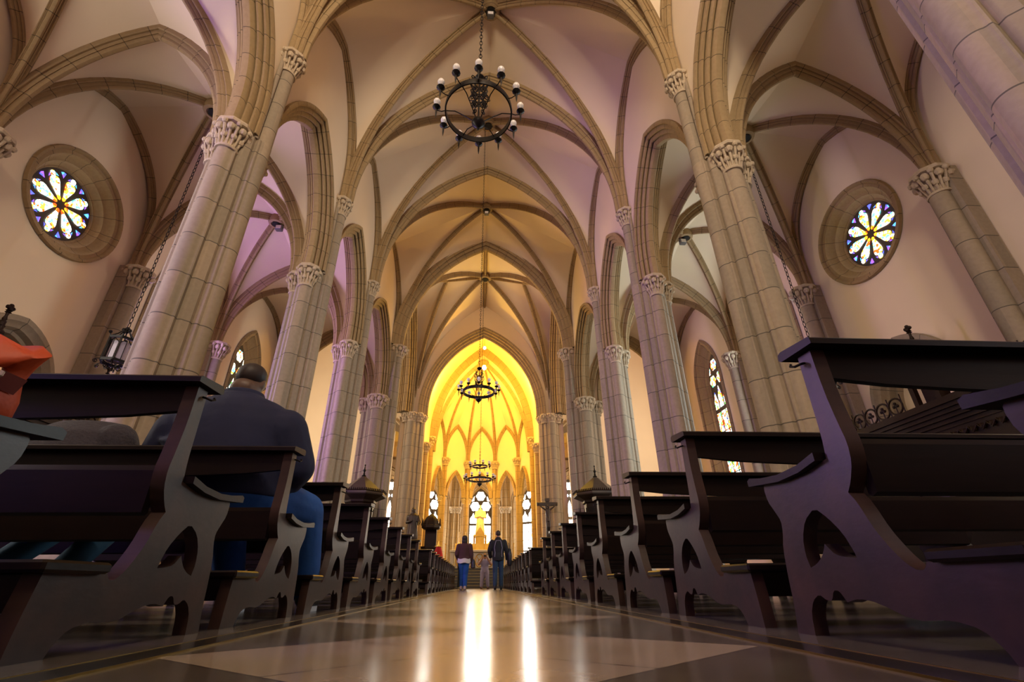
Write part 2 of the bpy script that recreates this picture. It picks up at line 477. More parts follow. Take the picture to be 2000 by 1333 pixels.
def prism(mb, outl, c, z0, z1, scale=(1, 1)):
    n = len(outl); per = [0]
    for k in range(n): per.append(per[-1] + sqrt((outl[k][0] - outl[(k + 1) % n][0]) ** 2 + (outl[k][1] - outl[(k + 1) % n][1]) ** 2))
    vs = []; uv = []
    for z in (z0, z1):
        for k in range(n + 1):
            q = outl[k % n]; vs.append((c[0] + q[0] * scale[0], c[1] + q[1] * scale[1], z)); uv.append((z, per[k]))
    m = n + 1
    mb.add(vs, [(k, k + 1, m + k + 1, m + k) for k in range(n)], uv)
    mb.add([(c[0] + q[0], c[1] + q[1], z1) for q in outl], [tuple(range(n))])
    mb.add([(c[0] + q[0], c[1] + q[1], z0) for q in outl], [tuple(range(n))[::-1]])
def capital(mb, c, z, r, h=0.66, wide=1.9):
    """carved leaf capital whose abacus top is at z"""
    lathe(mb, [(r * 1.12, -h), (r * 1.18, -h + .03), (r * 1.12, -h + .06), (r * 1.02, -h + .07), (r * 1.06, -h * .55), (r * 1.3, -h * .27), (r * 1.5, -.12)], (c[0], c[1], z), 16)
    lathe(mb, [(r * 1.45, -.13), (r * wide, -.10), (r * wide * 1.03, -.05), (r * wide, -.03), (r * wide * 0.96, 0.0)], (c[0], c[1], z), 8, pi / 8)
    for tier, (zz, rr, s, nn, ph) in enumerate([(-h * .62, 1.2, .34, 8, 0), (-h * .34, 1.55, .42, 8, pi / 8), (-h * .22, 1.8, .30, 8, 0)]):
        for k in range(nn):
            a = ph + 2 * pi * k / nn
            q = (c[0] + r * rr * cos(a), c[1] + r * rr * sin(a), z + zz)
            ball(mb, q, r * s, 7, 5, (1, 1, 1.15))
            tube(mb, [(c[0] + r * 1.02 * cos(a), c[1] + r * 1.02 * sin(a), z - h * .9), (c[0] + r * (rr * .93) * cos(a), c[1] + r * (rr * .93) * sin(a), z + zz - r * .2)], [r * .10, r * .17], 6)
PIER = pier_outline()
def column(x, y, sx, label, R=0.78, group='clustered nave columns'):
    o = empty('clustered_column', (x, y, 0), label, 'column', group, 'structure')
    m = MB(); prism(m, [(a * R, b * R) for a, b in PIER], (0, 0), 0.55, ZA - .05); m.build('shaft', 'pier', o, ang=0.5)
    m = MB()
    lathe(m, [(.86 * R, 0), (.86 * R, .3), (.80 * R, .36), (.80 * R, .46), (.74 * R, .56), (.70 * R, .6)], (0, 0, 0), 8, pi / 8); m.build('base', 'pier', o)
    for dx, dy in ((0, -.5), (0, .5), (sx * .5, 0)):
        m = MB(); capital(m, (dx * R, dy * R), ZA, 0.225 * R); m.build('capital', 'cap', o)
    # tall shaft on the nave face
    m = MB()
    ol = [(0.20 * R * cos(a), 0.20 * R * sin(a)) for a in [2 * pi * k / 28 for k in range(28)]]
    prism(m, ol, (-sx * .5 * R, 0), ZA - .06, ZN - .1)
    box(m, min(-sx * .40 * R, -sx * .1 * R), -.27 * R, ZA - .05, max(-sx * .40 * R, -sx * .1 * R), .27 * R, ZN + .05)
    for s2 in (-1, 1):
        ol2 = [(0.06 * R * cos(a), 0.06 * R * sin(a)) for a in [2 * pi * k / 12 for k in range(12)]]
        prism(m, ol2, (-sx * .43 * R, s2 * .27 * R), ZA - .05, ZN - .1)
    m.build('vault_shaft', 'pier', o, ang=0.5)
    m = MB(); capital(m, (-sx * .48 * R, 0), ZN + .02, 0.22 * R, 0.66); m.build('capital', 'cap', o)
    return o
cname = {1: 'behind the camera', 2: 'nearest the camera at the frame edge', 3: 'first whole one from the camera', 4: 'second whole one from the camera', 5: 'third whole one from the camera'}
for sx in (-1, 1):
    sd = 'left' if sx < 0 else 'right'
    for i in range(1, 6):
        column(sx * WC, YS[i], sx, 'grey stone clustered column of the %s arcade, %s' % (sd, cname[i]))
    # crossing column: same order, broader
    column(sx * WC, YS[6], sx, 'broad clustered column on the %s where the crossing begins' % sd, 1.2)
# responds on the aisle walls
def respond(x, y, sx, label):
    o = empty('engaged_column', (x, y, 0), label, 'column', 'wall shafts of the aisles', 'structure')
    m = MB()
    ol = [(0.19 * cos(a), 0.19 * sin(a)) for a in [2 * pi * k / 24 for k in range(24)]]
    prism(m, ol, (-sx * .05, 0), 0.4, ZA - .1)
    box(m, min(sx * .02, sx * .32), -.30, 0, max(sx * .02, sx * .32), .30, ZA)
    m.build('shaft', 'pier', o)
    m = MB(); lathe(m, [(.34, 0), (.34, .25), (.27, .32), (.24, .42)], (-sx * .05, 0, 0), 8, pi / 8); m.build('base', 'pier', o)
    m = MB(); capital(m, (-sx * .03, 0), ZA + .02, 0.20); m.build('capital', 'cap', o)
rname = ['far behind', 'behind', 'beside', 'on the near side of the rose window', 'on the far side of the rose window', 'past the second bay', 'at the transept corner']
for sx in (-1, 1):
    for i in range(1, 7):
        respond(sx * (WO - .05), YS[i], sx, 'slim stone shaft on the %s aisle wall, %s' % ('left' if sx < 0 else 'right', {1: 'behind the camera', 2: 'nearest the camera', 3: 'on the near side of the rose window', 4: 'on the far side of the rose window', 5: 'on the near side of the tall lancet', 6: 'at the transept corner'}[i]))

# ------------------------------------------------------------------ nave walls with arcade arches
AP = arch_prof(0.38, 0.46)
for sx in (-1, 1):
    sd = 'left' if sx < 0 else 'right'
    wm = MB(); arches = []
    for b in range(len(YS) - 1):
        y0, y1 = YS[b], YS[b + 1]; ym = (y0 + y1) / 2
        r1 = .20 * (1.38 if b == 5 else 1.0)
        e0, e1 = y0 + .20, y1 - r1          # extrados springing
        ap = 12.05
        a0 = arc((sx * WC, e0, ZA), (sx * WC, (e0 + e1) / 2, ap), .5, 18); a1 = arc((sx * WC, e1, ZA), (sx * WC, (e0 + e1) / 2, ap), .5, 18)
        low = [(y0, ZA - .1), (e0, ZA - .1)] + [(p.y, p.z + .0) for p in a0] + [(p.y, p.z) for p in a1[::-1][1:]] + [(e1, ZA - .1), (y1, ZA - .1)]
        for xx in (sx * 4.69, sx * 5.24):
            grid(wm, [[(xx, y, z - .0) for y, z in low], [(xx, y, 17.3) for y, z in low]])
        m = MB()
        for p, q in (((sx * WC, e0, ZA), (sx * WC, (e0 + e1) / 2, ap)), ((sx * WC, e1, ZA), (sx * WC, (e0 + e1) / 2, ap))):
            rib(m, p, q, AP, .5, 20)
        arches.append(m)
    wo = wm.build('wall_nave_' + sd, 'plaster', ang=1.0)
    struct(wo, 'cream nave wall above the %s arcade arches' % sd, 'wall')
    for m in arches: m.build('arcade_arch', 'rib', wo)

# ------------------------------------------------------------------ windows and aisle walls
def lancet_loop(hw, zs, ztop, zsill, cy, n=12):
    """closed loop (y,z) of a pointed window"""
    pts = [(cy - hw, zsill + (zs - zsill) * k / 6) for k in range(7)]
    R = ztop - zs; r = (R * R + hw * hw) / (2 * hw); r = max(r, R)
    left = []
    for k in range(1, n + 1):
        z = R * (1 - (1 - k / n) ** 1.5); u = r - sqrt(max(0, r * r - z * z))
        if k == n: u = hw
        left.append((cy - hw + u, zs + z))
    right = [(2 * cy - y, z) for y, z in left[:-1]][::-1]
    pts += left + right + [(cy + hw, zsill + (zs - zsill) * k / 6) for k in range(6, -1, -1)]
    m = 6
    pts += [(cy + hw - 2 * hw * k / m, zsill) for k in range(1, m)]
    return pts
def circ_loop(r, cy, cz, n=48): return [(cy + r * cos(2 * pi * k / n), cz + r * sin(2 * pi * k / n)) for k in range(n)]
def panel_with_hole(mb, loop, y0, y1, z0, z1, fn):
    cy = sum(p[0] for p in loop) / len(loop); cz = sum(p[1] for p in loop) / len(loop)
    out = []
    for y, z in loop:
        dy, dz = y - cy, z - cz
        t = min(((y1 - cy) / dy if dy > 1e-9 else 1e9), ((y0 - cy) / dy if dy < -1e-9 else 1e9), ((z1 - cz) / dz if dz > 1e-9 else 1e9), ((z0 - cz) / dz if dz < -1e-9 else 1e9))
        out.append((cy + dy * t, cz + dz * t))
    n = len(loop)
    mb.add([fn(y, z) for y, z in loop] + [fn(y, z) for y, z in out], [(k, (k + 1) % n, n + (k + 1) % n, n + k) for k in range(n)])
    for Y, Z in ((y0, z0), (y0, z1), (y1, z0), (y1, z1)):
        # corner fills
        bi = min(range(n), key=lambda k: 0 if False else abs(atan2(loop[k][1] - cz, loop[k][0] - cy) - atan2(Z - cz, Y - cy)))
        for k in (bi, (bi - 1) % n):
            a, b2 = out[k], out[(k + 1) % n]
            if abs(a[0] - b2[0]) > 1e-6 and abs(a[1] - b2[1]) > 1e-6:
                mb.add([fn(*a), fn(*b2), fn(Y, Z)], [(0, 1, 2)])
def surround(loops, xs, fn):
    """loft of stone mouldings from the wall face into the reveal: loops with depths"""
    m = MB(); rows = []; uvs = []
    for lp, x in zip(loops, xs):
        rows.append([fn(y, z, x) for y, z in lp] + [fn(lp[0][0], lp[0][1], x)])
    n = len(loops[0]); per = [0]
    for k in range(n): per.append(per[-1] + sqrt((loops[0][k][0] - loops[0][(k + 1) % n][0]) ** 2 + (loops[0][k][1] - loops[0][(k + 1) % n][1]) ** 2))
    for i in range(len(rows)): uvs.append([(q, i * .22) for q in per])
    grid(m, rows, False, uvs)
    return m
def poly_face(mb, loop, fn):
    tri = tessellate_polygon([[Vector((a, b, 0)) for a, b in loop]])
    mb.add([fn(a, b) for a, b in loop], tri)
WIN = [0]
def lancet_window(cy, zs, ztop, zsill, hw, fn, gmat, label, bars=True):
    """fn(y,z,depth): depth grows to the outside. Returns the wall opening loop"""
    WIN[0] += 1
    root = empty('window_%d' % WIN[0], fn(cy, zsill, 0), None, None)
    base = Vector(fn(cy, zsill, 0))
    F = lambda y, z, d=0: tuple(Vector(fn(y, z, d)) - base)
    struct(root, label, 'window')
    k = 1.25 / .68
    offs = [(hw * 1.85, -.03), (hw * 1.72, -.10), (hw * 1.66, -.02), (hw * 1.55, .0), (hw * 1.5, .10), (hw * 1.25, .26), (hw * 1.2, .26), (hw * 1.15, .34), (hw * 1.0, .40)]
    loops = [lancet_loop(h, zs, ztop + (h - hw) * 1.3, zsill - (h - hw) * .8, cy) for h, d in offs]
    m = surround(loops, [d for h, d in offs], F); m.build('stone_surround', 'rib', root)
    m = MB(); poly_face(m, loops[-1], lambda y, z: F(y, z, .40)); m.build('tracery_back', 'tracery', root, False)
    g = MB(); gd = .385
    W2 = hw * .93
    zb = zs - 1.25                                # transom
    def gl(lp, dd=gd): poly_face(g, lp, lambda y, z: F(y, z, dd))
    # three lights below the transom, split by saddle bars
    wl = 2 * W2 / 3
    hgt = zb - .12 - (zsill + .08)
    nr = 4
    for c in range(3):
        for r in range(nr):
            a = cy - W2 + wl * c + .035; b = a + wl - .07
            z0 = zsill + .08 + hgt * r / nr + .02; z1 = zsill + .08 + hgt * (r + 1) / nr - .02
            gl([(a, z0), (b, z0), (b, z1), (a, z1)])
    # trefoil heads above it
    for c in range(3):
        a = cy - W2 + wl * c + .045; b = a + wl - .09; mid = (a + b) / 2; up = .18 if c == 1 else 0
        gl([(a, zb + .05), (b, zb + .05), (b, zb + .42 + up), (b - .06, zb + .52 + up), (mid + .08, zb + .62 + up), (mid, zb + .86 + up), (mid - .08, zb + .62 + up), (a + .06, zb + .52 + up), (a, zb + .42 + up)])
    def quatre(yc, zc, r):
        lp = []
        for t in range(40):
            a = 2 * pi * t / 40
            rr = r * (0.80 + .2 * abs(cos(3 * a)))
            lp.append((yc + rr * cos(a), zc + rr * sin(a)))
        gl(lp)
    H = ztop - zs
    for s2 in (-1, 1): quatre(cy + s2 * W2 * .52, zs + H * .08, W2 * .44)
    quatre(cy, zs + H * .60, W2 * .44)
    for s2 in (-1, 1):
        gl([(cy + s2 * W2 * .62, zs + H * .36), (cy + s2 * W2 * .84, zs + H * .34), (cy + s2 * W2 * .60, zs + H * .60)])
    g.build('stained_glass', gmat, root, False)
    return lancet_loop(hw * 1.6, zs, ztop + hw * .6 * 1.3, zsill - hw * .6 * .8, cy)
def rose_window(cy, cz, R, fn, label, gm='g_rose'):
    WIN[0] += 1
    base = Vector(fn(cy, cz, 0))
    F = lambda y, z, d=0: tuple(Vector(fn(y, z, d)) - base)
    root = empty('window_%d' % WIN[0], base)
    struct(root, label, 'window')
    offs = [(R, -.02), (R * .985, -.09), (R * .95, -.09), (R * .92, -.02), (R * .86, -.01), (R * .84, .07), (R * .78, .16), (R * .74, .18), (R * .72, .26), (R * .66, .34), (R * .64, .34), (R * .62, .40)]
    m = surround([circ_loop(r, cy, cz) for r, d in offs], [d for r, d in offs], F); m.build('stone_surround', 'rib', root)
    m = MB(); poly_face(m, circ_loop(R * .62, cy, cz), lambda y, z: F(y, z, .40)); m.build('tracery_back', 'tracery', root, False)
    g = MB(); go = MB(); gb = MB()
    r1 = R * .60
    for k in range(8):
        a = pi / 2 + k * pi / 4
        def P(u, v, d): return F(cy + u * cos(a) - v * sin(a), cz + u * sin(a) + v * cos(a), d)
        def gl(mb, lp, d=.385):
            tri = tessellate_polygon([[Vector((p, q, 0)) for p, q in lp]]); mb.add([P(p, q, d) for p, q in lp], tri)
        w_ = r1 * .155
        body = [(r1 * .26, -.045), (r1 * .62, -w_ * 1.05), (r1 * .72, -w_ * 1.05), (r1 * .78, -w_ * .8), (r1 * .80, -w_ * .4), (r1 * .83, -w_ * .5), (r1 * .90, -w_ * .55), (r1 * .95, -w_ * .38), (r1 * .97, 0)]
        body = body + [(p, -q) for p, q in body[::-1][1:]]
        gl(g, body)
        gl(go, [(r1 * .13, 0), (r1 * .17, -.045), (r1 * .255, -.05), (r1 * .255, .05), (r1 * .17, .045)])
        for s2 in (-1, 1):
            gl(gb, [(r1 * .83, s2 * w_ * .62), (r1 * .90, s2 * w_ * .72), (r1 * .80, s2 * w_ * 1.12)])
        a2 = a + pi / 8
        a = a2
        gl(gb, [(r1 * .80, 0), (r1 * .96, -r1 * .085), (r1 * .985, 0), (r1 * .96, r1 * .085)])
    g.build('stained_glass', gm, root, False); go.build('orange_glass', 'g_orange', root, False); gb.build('blue_glass', 'g_blue', root, False)
    return circ_loop(R * .9, cy, cz)
for sx in (-1, 1):
    sd = 'left' if sx < 0 else 'right'
    wm = MB()
    fn = lambda y, z, d=0, sx=sx: (sx * (WALLX + d), y, z)
    for b in range(len(YS) - 1):
        y0, y1 = YS[b], YS[b + 1]; ym = (y0 + y1) / 2
        if b == 3:
            lp = rose_window(9.5, 8.68, 1.42, fn, 'round eight-petalled stained glass rose window in the %s aisle wall' % sd)
            z0 = 6.2
            ar = lancet_loop(1.25, 4.0, 5.45, 0.0, 9.7)
            panel_with_hole(wm, lp, y0, y1, z0, 12.6, lambda y, z: fn(y, z))
            # arched recess below the rose
            ins = [p for p in ar]
            panel_with_hole(wm, [(y, max(z, 0.0)) for y, z in ar], y0, y1, -.02, z0, lambda y, z: fn(y, z))
            WIN[0] += 0
            rec = MB(); poly_face(rec, ar, lambda y, z: fn(y, z, .45)); n = len(ar)
            rec.add([fn(y, z, 0) for y, z in ar] + [fn(y, z, .45) for y, z in ar], [(k, (k + 1) % n, n + (k + 1) % n, n + k) for k in range(n)])
            ro = rec.build('wall_niche_' + sd, 'plaster'); struct(ro, 'shallow pointed niche in the %s aisle wall under the rose window' % sd, 'wall niche')
            fr = MB()
            offs = [(1.34, -.02), (1.32, -.10), (1.22, -.10), (1.16, -.03), (1.10, .0), (1.06, .12), (1.0, .14), (.98, .3), (.93, .3), (.92, .45)]
            fl = [lancet_loop(h, 4.0, 5.45 + (h - 1.25) * 1.2, 0.0, 9.7) for h, d in offs]
            fr = surround([l[:-6] if False else l for l in fl], [d for h, d in offs], lambda y, z, d: fn(y, z, d)); fr.build('niche_moulding', 'pier', ro)
        else:
            mat = {5: 'g_lancet', 4: 'g_purple' if sx < 0 else 'g_cool', 2: 'g_lancet' if sx > 0 else 'g_day', 1: 'g_violet' if sx < 0 else 'g_blue_west', 0: 'g_west'}.get(b, 'g_day')
            if b == 2: cy_ = 4.7
            elif b == 5: cy_ = 19.15
            else: cy_ = ym
            lp = lancet_window(cy_, 8.3, 9.65, 3.3, .68, fn, mat, 'tall pointed stained glass window in the %s aisle wall, %s' % (sd, {0: 'farthest behind the camera', 1: 'behind the camera', 2: 'at the frame edge before the rose window', 4: 'half hidden past the rose window', 5: 'in the last bay before the transept'}[b]))
            panel_with_hole(wm, lp, y0, y1, -.02, 12.6, lambda y, z: fn(y, z))
    struct(wm.build('wall_' + sd, 'plaster', smooth=False), 'cream plaster outer wall of the %s aisle' % sd, 'wall')

# west end behind the camera: wall with an added glowing round window that lights the nave vault
wm = MB()
fnw = lambda y, z, d=0: (y, YS[0] - d, z)
lp = rose_window(0, 13.2, 4.2, fnw, 'unseen glowing round window added behind the camera to light the nave vault', 'g_westlight')
panel_with_hole(wm, lp, -WALLX, WALLX, -.02, 19, lambda y, z: fnw(y, z))
struct(wm.build('wall_back', 'plaster', smooth=False), 'cream west wall behind the camera', 'wall')

# ------------------------------------------------------------------ floor
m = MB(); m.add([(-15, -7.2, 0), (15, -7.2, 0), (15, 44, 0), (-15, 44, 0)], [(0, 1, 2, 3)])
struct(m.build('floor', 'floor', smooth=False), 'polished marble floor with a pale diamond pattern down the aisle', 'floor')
for i, sx in enumerate((-1, 1)):
    m = MB(); box(m, min(sx * .93, sx * 1.05), -6.8, 0.0, max(sx * .93, sx * 1.05), 28.4, .004)
    o = m.build('trim_%d' % (i + 1), 'strip', smooth=False)
    struct(o, 'dark stone border strip along the %s edge of the aisle' % ('left' if sx < 0 else 'right'), 'floor border')
    for xx in (.925, 1.05):
        m = MB(); box(m, min(sx * xx, sx * (xx + .0035)), -6.8, 0.0, max(sx * xx, sx * (xx + .0035)), 28.4, .0055); m.build('brass_line', 'brass', o, False)

# ------------------------------------------------------------------ crossing, transepts
Y4, Y5, YM = 22.06, 29.6, 25.8
CA = arch_prof(0.55, 0.60)
o = vault_bay('ceiling', [(-4.65, Y4), (4.65, Y4), (4.55, Y5), (-4.55, Y5)], [ZN, ZN, 9.95, 9.95], (0, YM, 18.45),
              [((0, Y4, 18.2), 0, None), ((4.75, YM, 17.5), 2.0, None), ((0, Y5 - .1, 18.25), 0, RD), ((-4.75, YM, 17.5), 2.0, None)],
              'cream star vault of the crossing with eight ribs', RD, bossr=0.42)
for p, q in (((0, YM, 18.45), (0, Y4, 18.25)), ((0, YM, 18.45), (0, Y5, 18.3)), ((0, YM, 18.45), (-2.5, YM, 18.1)), ((0, YM, 18.45), (2.5, YM, 18.1))):
    m = MB(); a = Vector(p); b = Vector(q); h = (b - a).normalized(); bi = h.cross(Vector((0, 0, 1))).normalized()
    sweep(m, [a, b], [Vector((0, 0, -1))] * 2, bi, RD, True, True); m.build('ridge_rib', 'rib', o)
for sx in (-1, 1):
    m = MB(); rib(m, (sx * 4.55, Y5, 9.95), (sx * 2.5, YM, 18.1), RD); rib(m, (sx * 4.65, Y4, ZN), (sx * 2.5, YM, 18.1), RD); m.build('tierceron_rib', 'rib', o)
def arch_wall(name, label, fn, e0, e1, zs, za, stilt, x0, x1, ztop, th, prof):
    """wall across an opening with a heavy arch; fn(u,z,d)"""
    mid = (e0 + e1) / 2
    a0 = arc((e0, 0, zs), (mid, 0, za), stilt, 18); a1 = arc((e1, 0, zs), (mid, 0, za), stilt, 18)
    low = [(x0, -.02), (e0, -.02)] + [(p.x, p.z) for p in a0] + [(p.x, p.z) for p in a1[::-1][1:]] + [(e1, -.02), (x1, -.02)]
    wm = MB()
    for d in (-th, th): grid(wm, [[fn(u, z, d) for u, z in low], [fn(u, ztop, d) for u, z in low]])
    wo = wm.build(name, 'plaster', ang=1.0); struct(wo, label, 'wall')
    m = MB()
    P0, P1, Q0 = Vector(fn(e0, zs, 0)), Vector(fn(mid, za, 0)), Vector(fn(e1, zs, 0))
    rib(m, P0, P1, prof, stilt, 22); rib(m, Q0, P1, prof, stilt, 22)
    m.build('moulded_arch', 'rib', wo)
    return wo
# crossing arch between the two broad columns
m = MB(); rib(m, (-4.75, Y4, ZN), (0, Y4, 18.25), CA, 0, 24); rib(m, (4.75, Y4, ZN), (0, Y4, 18.25), CA, 0, 24)
struct(m.build('crossing_arch', 'rib'), 'great moulded stone arch at the entrance of the crossing', 'arch')
# chancel arch
arch_wall('wall_chancel', 'cream wall with the pointed chancel arch in front of the yellow choir', lambda u, z, d: (u, Y5 + d, z), -4.15, 4.15, 9.95, 16.35, .3, -5.2, 5.2, 18.6, .3, arch_prof(0.55, 0.62))
for sx in (-1, 1):
    sd = 'left' if sx < 0 else 'right'
    arch_wall('wall_transept_' + sd, 'cream wall over the tall %s transept arch' % sd, lambda u, z, d, sx=sx: (sx * (4.95 + d), u, z), Y4 + .7, Y5 - .5, 9.95, 17.3, 1.2, Y4 + .3, Y5, 18.4, .25, arch_prof(0.5, 0.5))
    # arch from aisle into transept
    arch_wall('wall_aisle_end_' + sd, 'cream wall with the arch that closes the %s aisle' % sd, lambda u, z, d, sx=sx: (sx * u, Y4 + .1 + d, z), 5.75, 9.75, ZA, 12.0, .3, 5.3, 14.0, 18.4, .2, arch_prof(0.42, 0.45))
    # transept shell
    tm = MB()
    tm.add([(sx * 14, Y4, 0), (sx * 14, 33, 0), (sx * 14, 33, 18.4), (sx * 14, Y4, 18.4)], [(0, 1, 2, 3)])
    struct(tm.build('wall_transept_end_' + sd, 'plaster', smooth=False), 'cream end wall of the %s transept' % sd, 'wall')
    tm = MB(); tm.add([(sx * 4.9, Y4, 18.4), (sx * 14, Y4, 18.4), (sx * 14, 33, 18.4), (sx * 4.9, 33, 18.4)], [(0, 1, 2, 3)])
    struct(tm.build('ceiling', 'plaster', smooth=False), 'cream ceiling of the %s transept' % sd, 'ceiling')
    lancet_window(26, 12, 15.5, 4, 1.6, lambda y, z, d=0, sx=sx: (sx * (13.55 + d), y, z), 'g_transept_light', 'unseen pointed window added to light the end of the %s transept' % sd)  # out of view, added only as a light source for the transept
    # east wall of the transept with a lancet
    fe = lambda y, z, d=0, sx=sx: (sx * y, 31.2 + d, z)
    em = MB()
    lp = lancet_window(5.75, 5.2, 6.35, 1.9, .62, fe, 'g_clear', 'narrow stained glass window beyond the %s crossing column' % sd)
    panel_with_hole(em, lp, 4.2, 7.6, -.02, 7.2, lambda y, z: fe(y, z))
    em.add([fe(7.6, 0), fe(14, 0), fe(14, 18.4), fe(7.6, 18.4)], [(0, 1, 2, 3)])
    # opening above, through which the yellow ambulatory vault shows
    ol = lancet_loop(.75, 8.6, 10.1, 7.7, 5.9)
    panel_with_hole(em, ol, 4.2, 7.6, 7.2, 18.4, lambda y, z: fe(y, z))
    eo = em.build('wall_east_' + sd, 'plaster', smooth=False); struct(eo, 'cream wall beyond the %s side of the crossing' % sd, 'wall')
    offs = [(.95, -.02), (.93, -.1), (.85, -.1), (.8, 0), (.72, .1)]
    surround([lancet_loop(h, 8.6, 10.1 + (h - .75), 7.7 - (h - .75), 5.9) for h, d in offs], [d for h, d in offs], fe).build('opening_moulding', 'rib', eo)
    bm_ = MB(); bm_.add([(sx * 4.4, 33.4, 6.8), (sx * 8.5, 33.4, 6.8), (sx * 8.5, 33.0, 12), (sx * 4.4, 33.0, 12)], [(0, 1, 2, 3)])
    struct(bm_.build('wall_ambulatory_' + sd, 'plaster', smooth=False), 'yellow-lit wall seen through the opening beyond the %s crossing column' % sd, 'wall')
    respond(sx * 5.05, Y5 + .9, -sx, 'slim shaft beside the window beyond the %s crossing column' % sd)
    # chancel column
    c = empty('chancel_column', (sx * 4.45, Y5, 0), 'massive clustered column carrying the %s side of the chancel arch' % sd, 'column', 'chancel columns', 'structure')
    m = MB(); prism(m, [(a * 1.12, b * 1.12) for a, b in PIER], (0, 0), 0.5, 9.5); m.build('shaft', 'pier', c, ang=.5)
    m = MB(); lathe(m, [(.98, 0), (.98, .3), (.9, .36), (.8, .5)], (0, 0, 0), 8, pi / 8); m.build('base', 'pier', c)
    m = MB()
    for dx, dy in ((-.5, 0), (.5, 0), (0, -.52), (.36, -.36), (-.36, -.36), (0, .5)): capital(m, (dx * 1.1, dy * 1.1), 9.97, .2, .6, 1.6)
    m.build('capital', 'cap', c)

# ------------------------------------------------------------------ choir and apse (raised floor)
ZF = 1.05
m = MB(); box(m, -4.2, 30.7, 0.01, 4.2, 44, ZF); struct(m.build('floor', 'step', smooth=False), 'raised grey floor of the sanctuary', 'floor')
st = empty('altar_steps', (0, 28.6, 0), 'flight of grey stone steps at the far end of the aisle', 'steps', None, 'thing')
for k in range(7):
    m = MB(); bevel_box(m, -3.3, k * .30, 0 if k == 0 else .15 * k - .01, 3.3, 2.12, .15 * (k + 1), .012); m.build('step', 'step', st)
YA, RAP = 34.6, 3.6
# choir vault: pointed barrel
rows = []
prof_b = [Vector((-3.85, 0, ZF)), Vector((-3.85, 0, 6))] + arc((-3.85, 0, 9.95), (0, 0, 17.4), .3, 16)
prof_b = prof_b + [Vector((-p.x, 0, p.z)) for p in prof_b[::-1][1:]]
m = MB(); grid(m, [[(p.x, yy, p.z) for p in prof_b] for yy in (Y5 + .3, 31.5, 33, YA)])
o = m.build('ceiling', 'plaster', ang=1.0); struct(o, 'pointed choir vault glowing yellow behind the chancel arch', 'ceiling')
m = MB(); rib(m, (-3.85, YA, 9.95), (0, YA, 17.4), arch_prof(.35, .5), .3, 22); rib(m, (3.85, YA, 9.95), (0, YA, 17.4), arch_prof(.35, .5), .3, 22); m.build('transverse_rib', 'rib', o)
for sx in (-1, 1):
    c = empty('choir_shaft', (sx * 3.75, YA, ZF), 'slender shaft with leaf capital at the %s mouth of the apse' % ('left' if sx < 0 else 'right'), 'column', 'choir shafts', 'structure')
    m = MB(); ol = [(0.2 * cos(a), 0.2 * sin(a)) for a in [2 * pi * k / 20 for k in range(20)]]; prism(m, ol, (0, 0), 0, 9.4 - ZF); m.build('shaft', 'rib', c)
    m = MB(); capital(m, (0, 0), 9.95 - ZF, .22); m.build('capital', 'cap', c)
    c = empty('choir_shaft', (sx * 3.78, 31.6, ZF), 'slender shaft with leaf capital just behind the %s chancel column' % ('left' if sx < 0 else 'right'), 'column', 'choir shafts', 'structure')
    m = MB(); prism(m, ol, (0, 0), 0, 8.2 - ZF); m.build('shaft', 'rib', c)
    m = MB(); capital(m, (0, 0), 8.7 - ZF, .2); m.build('capital', 'cap', c)
# apse: five sides of a decagon
ang = [pi / 2 + radians(d) for d in (90, 54, 18, -18, -54, -90)]
AV = [Vector((RAP * cos(a), YA + RAP * sin(a), 0)) for a in ang]
CR = Vector((0, YA + .15, 16.3))
ZS, ZSU = 6.1, 8.9
wm = MB(); cm = MB(); archs = []; upper = []
for k in range(5):
    p, q = AV[k], AV[k + 1]; mid = (p + q) / 2; d = (q - p).normalized()
    i0, i1 = p + d * .22, q - d * .22
    A0 = arc((i0.x, i0.y, ZS), (mid.x, mid.y, 8.1), 0, 12); A1 = arc((i1.x, i1.y, ZS), (mid.x, mid.y, 8.1), 0, 12)
    lo = [Vector((p.x, p.y, ZS)), Vector((i0.x, i0.y, ZS - .01))] + A0 + A1[::-1][1:] + [Vector((i1.x, i1.y, ZS - .01)), Vector((q.x, q.y, ZS))]
    grid(wm, [lo, [Vector((v.x, v.y, 12.2)) for v in lo]])
    m = MB(); rib(m, (i0.x, i0.y, ZS), (mid.x, mid.y, 8.1), arch_prof(.22, .26), 0, 14); rib(m, (i1.x, i1.y, ZS), (mid.x, mid.y, 8.1), arch_prof(.22, .26), 0, 14); archs.append(m)
    inn = Vector((-(mid - Vector((0, YA, 0))).x, -(mid - Vector((0, YA, 0))).y, 0)).normalized() * .06
    m = MB(); a_ = p + inn; b_ = q + inn; mm = mid + inn
    rib(m, (a_.x, a_.y, ZSU), (mm.x, mm.y, 11.7), RW, .3, 14); rib(m, (b_.x, b_.y, ZSU), (mm.x, mm.y, 11.7), RW, .3, 14); upper.append(m)
    ww = arc((p.x, p.y, ZSU), (mid.x, mid.y, 11.7), .3); dd = arc((p.x, p.y, ZSU), CR)
    web(cm, ww, dd)
    ww = arc((q.x, q.y, ZSU), (mid.x, mid.y, 11.7), .3); dd = arc((q.x, q.y, ZSU), CR)
    web(cm, ww, dd)
